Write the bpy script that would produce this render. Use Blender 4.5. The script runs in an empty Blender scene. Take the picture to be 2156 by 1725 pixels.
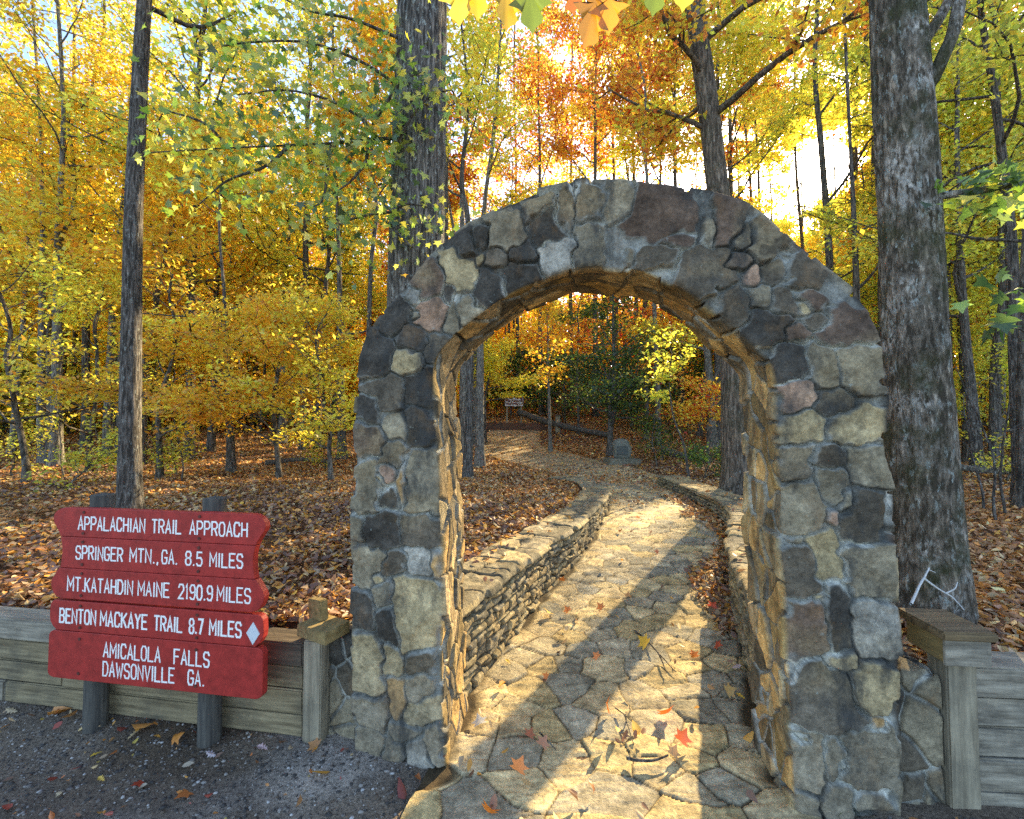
import bpy, bmesh, math, random
import numpy as np
from mathutils import Vector, Matrix

# ------------------------------------------------------------------ camera, sky, sun, exposure
S = bpy.context.scene
F_, CX, CY, EYE = 920.0, 1078.0, 862.5, 1.65          # focal length / centre in a 2156 px wide frame
PITCH = math.atan(33 / F_)
cam = bpy.data.objects.new("camera", bpy.data.cameras.new("camera"))
S.collection.objects.link(cam)
cam.data.sensor_width = 36.0
cam.data.lens = F_ / 2156 * 36.0
cam.data.clip_start, cam.data.clip_end = 0.05, 800
cam.location = (0, 0, EYE)
cam.rotation_euler = (math.pi / 2 + PITCH, 0, 0)
S.camera = cam

def ray(px, py):
    x, z = (px - CX) / F_, -(py - CY) / F_
    c, s = math.cos(PITCH), math.sin(PITCH)
    return np.array([x, c - s * z, s + c * z])

_d = ray(1725, 358); SUN = _d / np.linalg.norm(_d)
SUN_EL = math.asin(SUN[2]); SUN_AZ = math.atan2(SUN[0], SUN[1])
W = bpy.data.worlds.new("World"); S.world = W; W.use_nodes = True
nt = W.node_tree; nt.nodes.clear()
sky = nt.nodes.new("ShaderNodeTexSky"); sky.sky_type = 'NISHITA'; sky.sun_disc = False
sky.sun_elevation = SUN_EL; sky.sun_rotation = SUN_AZ
sky.air_density = 0.8; sky.dust_density = 1.2; sky.ozone_density = 0.6
bg = nt.nodes.new("ShaderNodeBackground"); bg.inputs['Strength'].default_value = 0.15
wo = nt.nodes.new("ShaderNodeOutputWorld")
nt.links.new(sky.outputs[0], bg.inputs[0])
# the sun itself, as a bright disc in the sky at the lamp's direction
gm = nt.nodes.new("ShaderNodeTexCoord"); dp = nt.nodes.new("ShaderNodeVectorMath"); dp.operation = 'DOT_PRODUCT'; dp.inputs[1].default_value = SUN.tolist()
nt.links.new(gm.outputs['Generated'], dp.inputs[0])
gt = nt.nodes.new("ShaderNodeMath"); gt.operation = 'GREATER_THAN'; gt.inputs[1].default_value = math.cos(math.radians(2.1)); nt.links.new(dp.outputs['Value'], gt.inputs[0])
ml = nt.nodes.new("ShaderNodeMath"); ml.operation = 'MULTIPLY'; ml.inputs[1].default_value = 5.0; nt.links.new(gt.outputs[0], ml.inputs[0])
b2 = nt.nodes.new("ShaderNodeBackground"); b2.inputs[0].default_value = (1, .9, .65, 1); nt.links.new(ml.outputs[0], b2.inputs[1])
ad = nt.nodes.new("ShaderNodeAddShader"); nt.links.new(bg.outputs[0], ad.inputs[0]); nt.links.new(b2.outputs[0], ad.inputs[1]); nt.links.new(ad.outputs[0], wo.inputs[0])
sl = bpy.data.lights.new("sun", 'SUN'); sl.energy = 5.0; sl.angle = math.radians(0.6); sl.color = (1.0, 0.79, 0.45)
so = bpy.data.objects.new("sun", sl); S.collection.objects.link(so)
so.rotation_euler = Vector(-SUN).to_track_quat('-Z', 'Y').to_euler()
S.view_settings.view_transform = 'Standard'; S.view_settings.look = 'None'
S.view_settings.exposure = 2.12; S.view_settings.gamma = 1.0
S.render.engine = 'CYCLES'
S.cycles.max_bounces = 10; S.cycles.diffuse_bounces = 7; S.cycles.glossy_bounces = 2
S.cycles.transmission_bounces = 8; S.cycles.transparent_max_bounces = 4
S.cycles.use_denoising = False
S.cycles.sample_clamp_indirect = 2.0; S.cycles.sample_clamp_direct = 6.0

rng = np.random.default_rng(11); random.seed(11)

# ------------------------------------------------------------------ helpers
def pt(px, py, d):                      # a point at ground distance d (along +y) seen at that pixel
    r = ray(px, py); t = d / r[1]
    return np.array([r[0] * t, d, EYE + r[2] * t])

PSI = math.radians(9); OX, OY = .495, 2.05
U = np.array([math.cos(PSI), -math.sin(PSI), 0]); N_ = np.array([math.sin(PSI), math.cos(PSI), 0])
O3 = np.array([OX, OY, 0.])
def fac(u, w, z):                       # arch coordinates: u along the facade, w behind it, z up
    u, w, z = np.broadcast_arrays(np.asarray(u, float), np.asarray(w, float), np.asarray(z, float))
    return O3 + u[..., None] * U + w[..., None] * N_ + z[..., None] * np.array([0, 0, 1.])
def onfac(px, py, w=0.):
    d = ray(px, py); o = np.array([0, 0, EYE])
    t = ((O3 - o) @ N_ + w) / (d @ N_); p = o + d * t
    return float((p - O3) @ U), float(p[2])

def hsh(i, j, k, seed):
    h = (i * 374761393 + j * 668265263 + k * 1274126177 + seed * 974634777) & 0x7fffffff
    h = ((h ^ (h >> 13)) * 1103515245) & 0x7fffffff
    h = ((h ^ (h >> 11)) * 12345701) & 0x7fffffff
    return ((h ^ (h >> 16)) & 0xffff) / 65535.0
def vnoise(p, seed=0):
    p = np.asarray(p, float); i = np.floor(p).astype(np.int64); f = p - i; f = f * f * (3 - 2 * f)
    r = 0
    for a in (0, 1):
        wa = f[..., 0] if a else 1 - f[..., 0]
        for b in (0, 1):
            wb = f[..., 1] if b else 1 - f[..., 1]
            for c in (0, 1):
                wc = f[..., 2] if c else 1 - f[..., 2]
                r = r + wa * wb * wc * hsh(i[..., 0] + a, i[..., 1] + b, i[..., 2] + c, seed)
    return r * 2 - 1
def fbm(p, seed=0, o=3):
    r = 0; a = 1.; t = 0
    for k in range(o):
        r = r + a * vnoise(np.asarray(p) * 2 ** k, seed + k); t += a; a *= .5
    return r / t
def sstep(a, b, x):
    t = np.clip((x - a) / (b - a), 0, 1); return t * t * (3 - 2 * t)
def hid(i, seed):                       # hash of an integer id
    i = np.asarray(i, np.int64); return hsh(i, i * 7 + 3, i * 13 + 5, seed)

def link(o, parent=None):
    S.collection.objects.link(o)
    if parent is not None:
        o.parent = parent
        o.matrix_parent_inverse = Matrix.Identity(4)
    return o
def tag(o, label=None, cat=None, group=None, kind=None):
    if label: o['label'] = label
    if cat: o['category'] = cat
    if group: o['group'] = group
    if kind: o['kind'] = kind
    return o
def mk(name, V, Fs, mat, parent=None, col=None, smooth=False):   # numpy mesh, faces all of one size (or a list of arrays)
    V = np.asarray(V, np.float32).reshape(-1, 3)
    if parent is not None:
        V = V - np.array(parent.location, np.float32)
    if not isinstance(Fs, (list, tuple)): Fs = [Fs]
    Fs = [np.asarray(f, np.int32) for f in Fs if len(f)]
    me = bpy.data.meshes.new(name)
    me.vertices.add(len(V)); me.vertices.foreach_set('co', V.ravel())
    idx = np.concatenate([f.ravel() for f in Fs]); tot = np.concatenate([np.full(len(f), f.shape[1], np.int32) for f in Fs])
    st = np.concatenate([[0], np.cumsum(tot)[:-1]]).astype(np.int32)
    me.loops.add(len(idx)); me.loops.foreach_set('vertex_index', idx)
    me.polygons.add(len(tot)); me.polygons.foreach_set('loop_start', st)
    if smooth: me.polygons.foreach_set('use_smooth', np.ones(len(tot), bool))
    me.update(calc_edges=True)
    if col is not None:
        c = np.ones((len(V), 4), np.float32); c[:, :3] = col
        ca = me.color_attributes.new('Col', 'FLOAT_COLOR', 'POINT'); ca.data.foreach_set('color', c.ravel())
    me.materials.append(mat)
    return link(bpy.data.objects.new(name, me), parent)
def empty(name, loc):
    o = bpy.data.objects.new(name, None); o.location = [float(v) for v in loc]; o.empty_display_size = .1
    return link(o)
def gridf(n, m, wrap=False):            # quads of an n x m vertex grid, wrap closes the second direction
    i = np.arange(n - 1)[:, None]; j = np.arange(m if wrap else m - 1)[None, :]; j2 = (j + 1) % m
    return np.stack([i * m + j, i * m + j2, (i + 1) * m + j2, (i + 1) * m + j], -1).reshape(-1, 4)

class MB:                               # small mesh builder with world coordinates
    def __init__(s): s.v = []; s.f = []
    def add(s, V, Fc):
        k = len(s.v); s.v += [tuple(float(c) for c in p) for p in V]; s.f += [tuple(k + int(i) for i in f) for f in Fc]; return s
    def box(s, c, size, M=None, bev=.006, jit=0., seg=1):
        bm = bmesh.new(); bmesh.ops.create_cube(bm, size=1)
        bmesh.ops.scale(bm, vec=size, verts=bm.verts)
        if bev: bmesh.ops.bevel(bm, geom=bm.edges[:], offset=bev, segments=seg + 1, affect='EDGES')
        Mx = Matrix.Translation(Vector([float(x) for x in c])) @ (M.to_4x4() if M is not None else Matrix.Identity(4))
        bm.transform(Mx); bm.verts.index_update()
        s.add([v.co + Vector((random.uniform(-jit, jit) for _ in range(3))) for v in bm.verts], [[v.index for v in f.verts] for f in bm.faces]); bm.free(); return s
    def tube(s, P, R, m=8, cap=True):
        V, Fc = tubes(np.asarray(P, float), np.asarray(R, float), m)
        n = len(P); Fl = [tuple(f) for f in Fc]
        if cap: Fl += [tuple(range(m))[::-1], tuple(range((n - 1) * m, n * m))]
        return s.add(V, Fl)
    def prism(s, poly, fn, a, b):       # outline poly (2-D) pushed from depth a to b through fn(x, y, depth)
        n = len(poly)
        V = [fn(x, y, a) for x, y in poly] + [fn(x, y, b) for x, y in poly]
        Fc = [tuple(range(n)), tuple(range(n, 2 * n))[::-1]] + [(i, i + n, (i + 1) % n + n, (i + 1) % n) for i in range(n)]
        return s.add(V, Fc)
    def build(s, name, mat, parent=None, smooth=False):
        me = bpy.data.meshes.new(name)
        off = Vector(parent_loc(parent)) if parent is not None else Vector((0, 0, 0))
        me.from_pydata([Vector(v) - off for v in s.v], [], s.f); me.update()
        bm = bmesh.new(); bm.from_mesh(me); bmesh.ops.recalc_face_normals(bm, faces=bm.faces); bm.to_mesh(me); bm.free()
        if smooth:
            for p in me.polygons: p.use_smooth = True
        me.materials.append(mat)
        return link(bpy.data.objects.new(name, me), parent)
def parent_loc(o):
    l = Vector(o.location)
    while o.parent is not None:
        o = o.parent; l = l + Vector(o.location)
    return l

def tubes(P, R, m, bump=0., bf=(3., 1.), seed=0, ridge=False):
    n = len(P); T = np.gradient(P, axis=0); T /= np.linalg.norm(T, axis=1)[:, None] + 1e-9
    ref = np.array([1., .02, 0]) if abs(T[0][0]) < .8 else np.array([0, 1., .02])
    A = np.cross(T, ref); A /= np.linalg.norm(A, axis=1)[:, None]; B = np.cross(T, A)
    th = np.arange(m) / m * 2 * np.pi
    dirv = A[:, None, :] * np.cos(th)[None, :, None] + B[:, None, :] * np.sin(th)[None, :, None]
    Rr = np.repeat(R[:, None], m, 1)
    if bump:
        s = np.concatenate([[0], np.cumsum(np.linalg.norm(np.diff(P, axis=0), axis=1))])
        q = np.stack(np.broadcast_arrays(np.cos(th)[None] * bf[0], np.sin(th)[None] * bf[0], s[:, None] * bf[1]), -1)
        nz = fbm(q + seed * 3.7, seed, 4)
        if ridge: nz = 1 - 2 * np.abs(nz) ** .8
        Rr = Rr + bump * nz + bump * .9 * fbm(q * .25 + 9, seed + 5, 2)
    V = P[:, None, :] + dirv * Rr[..., None]
    return V.reshape(-1, 3), gridf(n, m, True)
def spline(P, k):                       # Catmull-Rom resampling to k points
    P = np.asarray(P, float); n = len(P); Q = np.vstack([2 * P[0] - P[1], P, 2 * P[-1] - P[-2]])
    t = np.linspace(0, n - 1 - 1e-6, k); i = t.astype(int); f = (t - i)[:, None]
    a, b, c, d = Q[i], Q[i + 1], Q[i + 2], Q[i + 3]
    return .5 * (2 * b + (c - a) * f + (2 * a - 5 * b + 4 * c - d) * f ** 2 + (3 * b - a - 3 * c + d) * f ** 3)

# ------------------------------------------------------------------ materials
def newmat(name):
    m = bpy.data.materials.new(name); m.use_nodes = True; t = m.node_tree; t.nodes.clear()
    o = t.nodes.new("ShaderNodeOutputMaterial"); return m, t, o
def nd(t, ty, **kw):
    n = t.nodes.new(ty)
    for k, v in kw.items():
        if k in n.inputs: n.inputs[k].default_value = v
        else: setattr(n, k, v)
    return n
def mixc(t, mode, fac_, a, b):
    n = t.nodes.new("ShaderNodeMix"); n.data_type = 'RGBA'; n.blend_type = mode; n.clamp_result = False
    for k, v in ((0, fac_), (6, a), (7, b)):
        if hasattr(v, 'is_linked') or hasattr(v, 'node'): t.links.new(v, n.inputs[k])
        else: n.inputs[k].default_value = v if k == 0 else (*v, 1)
    return n.outputs[2]
def coord(t, scale=(1, 1, 1)):
    tc = nd(t, "ShaderNodeNewGeometry"); mp = nd(t, "ShaderNodeMapping"); mp.inputs['Scale'].default_value = scale
    t.links.new(tc.outputs['Position'], mp.inputs[0]); return mp.outputs[0]
def noise(t, vec, scale, detail=5, rough=.6, lo=.3, hi=.7, a=0., b=1.):
    n = nd(t, "ShaderNodeTexNoise", Scale=scale, Detail=detail, Roughness=rough); t.links.new(vec, n.inputs['Vector'])
    r = nd(t, "ShaderNodeMapRange"); r.inputs[1].default_value = lo; r.inputs[2].default_value = hi
    r.inputs[3].default_value = a; r.inputs[4].default_value = b; t.links.new(n.outputs[0], r.inputs[0]); return r.outputs[0]
def finish(t, o, col, rough=.85, bump=None, bs=.4, bd=.01, spec=.25):
    b = nd(t, "ShaderNodeBsdfPrincipled"); b.inputs['Specular IOR Level'].default_value = spec
    if hasattr(col, 'node'): t.links.new(col, b.inputs[0])
    else: b.inputs[0].default_value = (*col, 1)
    if hasattr(rough, 'node'): t.links.new(rough, b.inputs['Roughness'])
    else: b.inputs['Roughness'].default_value = rough
    if bump is not None:
        bp = nd(t, "ShaderNodeBump", Strength=bs, Distance=bd); t.links.new(bump, bp.inputs['Height']); t.links.new(bp.outputs[0], b.inputs['Normal'])
    t.links.new(b.outputs[0], o.inputs[0])
def attr(t):
    return nd(t, "ShaderNodeAttribute", attribute_name='Col').outputs['Color']

def mat_stone(name, sc=1., lichen=.5, stain=.6, warm=(1.04, 1., .88)):
    m, t, o = newmat(name); v = coord(t)
    c = attr(t)
    c = mixc(t, 'MULTIPLY', 1., c, warm)
    n1 = noise(t, v, 9 * sc, 6, .7, .28, .72, .42, 1.55); n2 = noise(t, v, 45 * sc, 5, .75, .28, .72, .55, 1.45)
    def mulv(c, n):
        cc = nd(t, "ShaderNodeCombineColor")
        for k in range(3): t.links.new(n, cc.inputs[k])
        return mixc(t, 'MULTIPLY', 1., c, cc.outputs[0])
    c = mulv(c, n1); c = mulv(c, n2)
    ru = noise(t, coord(t, (1, 1, .6)), 7.3 * sc, 6, .72, .54, .68, 0., stain * .4); c = mixc(t, 'MIX', ru, c, (.3, .17, .07))
    st = noise(t, coord(t, (1, 1, .45)), 6 * sc, 6, .7, .52, .66, 0., stain)
    c = mixc(t, 'MIX', st, c, (.045, .047, .045))
    if lichen:
        l1 = noise(t, v, 26, 4, .7, .66, .72, 0., lichen); c = mixc(t, 'MIX', l1, c, (.34, .37, .32))
    hb = noise(t, v, 60 * sc, 8, .72, .2, .8)
    finish(t, o, c, .9, hb, .55, .012, .2); return m
M_ARCH = mat_stone("arch_stone", 1., .55, .75)
M_DRY = mat_stone("dry_stone", 1.3, .25, .6, (1.1, 1., .78))
M_FLAG = mat_stone("flagstone", 1.1, 0, .25)
M_ROCK = mat_stone("grey_boulder", 2, .4, .4)

def mat_bark(name, dark, light, lich, moss=0., vs=.16, sc=28., patch=0.):
    m, t, o = newmat(name); v = coord(t, (1, 1, vs)); v1 = coord(t)
    n = noise(t, v, sc, 7, .65, .4, .62)
    c = mixc(t, 'MIX', n, dark, light)
    if patch:
        pf = noise(t, coord(t, (1, 1, .7)), 4.5, 4, .6, .5, .62, 0., 1.); pn = noise(t, coord(t, (1, 1, .38)), 42, 4, .7, .46, .56, 0., 1.)
        mm = nd(t, 'ShaderNodeMath', operation='MULTIPLY'); t.links.new(pf, mm.inputs[0]); t.links.new(pn, mm.inputs[1]); m3 = nd(t, 'ShaderNodeMath', operation='MULTIPLY'); m3.inputs[1].default_value = patch; t.links.new(mm.outputs[0], m3.inputs[0])
        c = mixc(t, 'MIX', m3.outputs[0], c, (.5, .47, .41))
    l = noise(t, coord(t, (1, 1, .42)), 34, 5, .7, .57, .64, 0., lich); c = mixc(t, 'MIX', l, c, (.42, .46, .42))
    if moss:
        g = noise(t, v1, 2.6, 5, .7, .48, .62, 0., moss); c = mixc(t, 'MIX', g, c, (.055, .06, .022))
    finish(t, o, c, .95, n, .9, .02, .15); return m
M_BARK_OAK = mat_bark("grey_oak_bark", (.034, .03, .026), (.27, .24, .205), .9, 0, .1, 46.)
M_BARK_MOSS = mat_bark("mossy_oak_bark", (.05, .042, .03), (.3, .25, .19), .85, .7, .3, 34., .95)
M_BARK_DARK = mat_bark("dark_bark", (.035, .03, .025), (.2, .175, .15), .5, 0, .12, 40)
M_BARK_PALE = mat_bark("pale_bark", (.07, .06, .05), (.3, .27, .22), .5, 0, .25, 30)
M_BARK_FAR = mat_bark("forest_bark", (.035, .03, .025), (.18, .155, .125), .3, 0, .2, 18)

def mat_leaf(name, tr=.62, gl=.06, boost=1.22):
    m, t, o = newmat(name); c = attr(t)
    d = nd(t, "ShaderNodeBsdfDiffuse"); t.links.new(c, d.inputs[0])
    tl = nd(t, "ShaderNodeBsdfTranslucent"); cb = mixc(t, 'MULTIPLY', 1., c, (boost, boost, boost * .8)); t.links.new(cb, tl.inputs[0])
    mx = nd(t, "ShaderNodeMixShader"); mx.inputs[0].default_value = tr
    t.links.new(d.outputs[0], mx.inputs[1]); t.links.new(tl.outputs[0], mx.inputs[2])
    g = nd(t, "ShaderNodeBsdfGlossy"); g.inputs['Roughness'].default_value = .45; g.inputs[0].default_value = (.8, .8, .8, 1)
    m2 = nd(t, "ShaderNodeMixShader"); m2.inputs[0].default_value = gl
    t.links.new(mx.outputs[0], m2.inputs[1]); t.links.new(g.outputs[0], m2.inputs[2]); t.links.new(m2.outputs[0], o.inputs[0]); return m
M_LEAF = mat_leaf("autumn_leaf")
M_LITTER = mat_leaf("fallen_leaf", .22, .05, 1.1)

def mat_wood(name, dark, light, axis=0, grime=.4):
    m, t, o = newmat(name)
    tc = nd(t, "ShaderNodeTexCoord"); mp = nd(t, "ShaderNodeMapping"); sc = [14, 14, 14]; sc[axis] = 1.1
    mp.inputs['Scale'].default_value = sc; t.links.new(tc.outputs['Object'], mp.inputs[0])
    n = noise(t, mp.outputs[0], 3., 7, .65, .3, .7); c = mixc(t, 'MIX', n, dark, light)
    n2 = noise(t, coord(t), 5, 6, .7, .45, .65, 0., grime); c = mixc(t, 'MIX', n2, c, (.05, .05, .045))
    finish(t, o, c, .85, n, .45, .006, .2); return m
M_TIMBER = mat_wood("weathered_timber", (.11, .085, .048), (.36, .29, .17), 0, .5)
M_TIMBER2 = mat_wood("grey_weathered_timber", (.13, .11, .08), (.42, .37, .28), 0, .5)
M_POSTW = mat_wood("weathered_post", (.15, .125, .085), (.4, .345, .24), 2, .35)
M_CAPW = mat_wood("golden_timber", (.16, .11, .04), (.36, .26, .11), 1, .3)
M_CAPD = mat_wood("dark_timber", (.05, .04, .03), (.16, .125, .085), 0, .3)
M_LID = mat_wood("brown_timber", (.09, .06, .03), (.26, .18, .09), 0, .35)
M_SIGNPOST = mat_wood("dark_round_post", (.03, .03, .03), (.13, .12, .1), 2, .4)

def mat_paint(name, col, var=.15, rough=.6, sc=20):
    m, t, o = newmat(name); v = coord(t)
    n = noise(t, v, sc, 6, .65, .3, .7, 1 - var, 1 + var); cc = nd(t, "ShaderNodeCombineColor")
    for k in range(3): t.links.new(n, cc.inputs[k])
    c = mixc(t, 'MULTIPLY', 1., col, cc.outputs[0])
    hb = noise(t, coord(t, (.3, .3, 1)), 120, 4, .6); finish(t, o, c, rough, hb, .15, .002, .3); return m
M_RED = mat_paint("barn_red_paint", (.33, .026, .02), .28, .6)
M_WHITE = mat_paint("white_letter_paint", (.8, .8, .76), .12, .6, 60)
M_BROWN = mat_paint("brown_sign_paint", (.1, .02, .016), .1, .5)
M_RUST = mat_paint("rusty_metal", (.1, .03, .022), .3, .7, 80)
M_PLAQUE = mat_paint("dark_bronze", (.07, .075, .065), .2, .45, 60)

def mat_ground():
    m, t, o = newmat("forest_soil_and_gravel"); v = coord(t); c = attr(t)
    n1 = noise(t, v, 3.5, 6, .7, .3, .7, .6, 1.35); n2 = noise(t, v, 75, 7, .8, .32, .68, .25, 1.75)
    for n in (n1, n2):
        cc = nd(t, "ShaderNodeCombineColor")
        for k in range(3): t.links.new(n, cc.inputs[k])
        c = mixc(t, 'MULTIPLY', 1., c, cc.outputs[0])
    hb = noise(t, v, 70, 8, .75); finish(t, o, c, .95, hb, .8, .02, .15); return m
M_GROUND = mat_ground()
def mat_col(name, rough=.9):
    m, t, o = newmat(name); finish(t, o, attr(t), rough, noise(t, coord(t), 150, 4), .3, .003, .2); return m
M_PEBBLE = mat_col("grey_pebbles")

# ------------------------------------------------------------------ terrain and path profile
LW = np.array([(-.36, 2.5), (-.06, 3.13), (.3, 4.0), (.64, 4.64), (1.0, 5.5), (1.35, 6.45), (1.58, 7.3), (1.62, 8.2), (1.47, 8.9), (1.0, 9.3)])
RW = np.array([(1.32, 2.3), (1.45, 2.7), (1.65, 3.2), (1.8, 3.6), (2.13, 4.3), (2.43, 4.85), (2.8, 5.7), (3.03, 6.6), (3.09, 8.0), (3.05, 9.2)])
XL_Y = [1.2, 1.5, 1.83, 2.18, 2.5, 3.13, 4.0, 4.64, 5.5, 6.45, 7.3, 8.2, 9.2, 10.5, 12.5, 15, 17, 19, 21.5, 24]
XL_X = [-.8, -.6, -.42, -.335, -.3, -.06, .3, .64, 1.0, 1.35, 1.58, 1.62, 1.5, 1.1, .3, -1.0, -1.5, -1.1, -.7, -.7]
XR_Y = [1.2, 1.5, 1.94, 2.3, 2.7, 3.2, 3.6, 4.3, 4.85, 5.7, 6.6, 8.0, 9.2, 10.5, 12.5, 15, 17, 19, 21.5, 24]
XR_X = [1.4, 1.3, 1.22, 1.29, 1.45, 1.65, 1.8, 2.13, 2.43, 2.8, 3.03, 3.09, 3.3, 3.5, 3.0, 1.7, 1.0, 1.1, 1.3, 1.3]
ZP_Y = [2.1, 6.3, 10, 13, 17, 22, 30, 40, 60, 90, 160]
ZP_Z = [0, .31, .42, .55, .9, 1.75, 2.7, 4.6, 8.5, 13, 22]
WALL_TOP = .57
def xl(y): return np.interp(y, XL_Y, XL_X)
def xr(y): return np.interp(y, XR_Y, XR_X)
def zp(y): return np.interp(y, ZP_Y, ZP_Z)
def height(x, y):
    x = np.asarray(x, float); y = np.asarray(y, float)
    u = (x - OX) * U[0] + (y - OY) * U[1]; w = (x - OX) * N_[0] + (y - OY) * N_[1]
    rise = np.maximum(.5, zp(y)) - .5
    g = .5 + rise * (.72 + .28 / (1 + np.exp(-(x + 3) / 3)))
    p3 = np.stack([x, y, x * 0], -1)
    g = g + .05 * fbm(p3 * .7, 3, 2) + .5 * fbm(p3 * .08, 5, 2) * sstep(14, 40, y)
    front = .075 * sstep(.9, 1.5, u) + .012 * vnoise(p3 * 3, 8) + .05 * sstep(-.5, .1, w) * sstep(-.7, -1.6, u) - .05 * sstep(-.6, -2.5, w) * 0
    inside = sstep(-.16, -.1, x - xl(y)) * sstep(-.16, -.1, xr(y) - x) * sstep(24, 22, y)
    z = np.where(True, front + (g - front) * sstep(.12, .2, w), 0)
    back = sstep(1.9, 2.2, y)
    zi = zp(y) - .012
    far = sstep(9.4, 11.5, y)
    z_path = zi * (1 - far) + np.minimum(g, zi + .02) * far
    return z + (z_path - z) * inside

def axis(vals):
    out = [vals[0][0]]
    for (a, b, s) in vals: out += list(np.arange(1, int(round((b - a) / s)) + 1) * s + a)
    return np.array(out)
gx = axis([(-160, -40, 8), (-40, -12, 1), (-12, -4, .2), (-4, 4.4, .05), (4.4, 12, .2), (12, 40, 1), (40, 160, 8)])
gy = axis([(-60, -4, 4), (-4, 0, .25), (0, 10.5, .05), (10.5, 25, .145), (25, 60, 1), (60, 180, 8)])
GX, GY = np.meshgrid(gx, gy)
GZ = height(GX, GY)
uu = (GX - OX) * U[0] + (GY - OY) * U[1]; ww = (GX - OX) * N_[0] + (GY - OY) * N_[1]
p3 = np.stack([GX, GY, GX * 0], -1)
litter_c = np.array([.17, .085, .04]); dirt = np.array([.13, .092, .058]); grav = np.array([.25, .195, .14]); moss = np.array([.085, .09, .03])
k = sstep(.05, .25, ww)[..., None]
pale = sstep(.0, .35, fbm(p3 * 1.1 + 8, 25, 4) - .35 * np.abs(GX + .9) + .1)[..., None]; 
gc = (grav + (dirt - grav) * sstep(-.2, .5, fbm(p3 * 1.6, 21, 3))[..., None] + (np.array([.2, .185, .165])) * pale) * (1 - k) + litter_c * k
mm = (sstep(.05, .4, fbm(p3 * .9 + 4, 23, 3)) * sstep(9, 4, GY) * sstep(.3, .8, ww) * sstep(1, -.5, GX))[..., None] * .8
gc = gc * (1 - mm) + moss * mm
ground = mk("ground", np.stack([GX, GY, GZ], -1).reshape(-1, 3), gridf(len(gy), len(gx)), M_GROUND, col=gc.reshape(-1, 3), smooth=True)
tag(ground, kind='structure')
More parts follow.
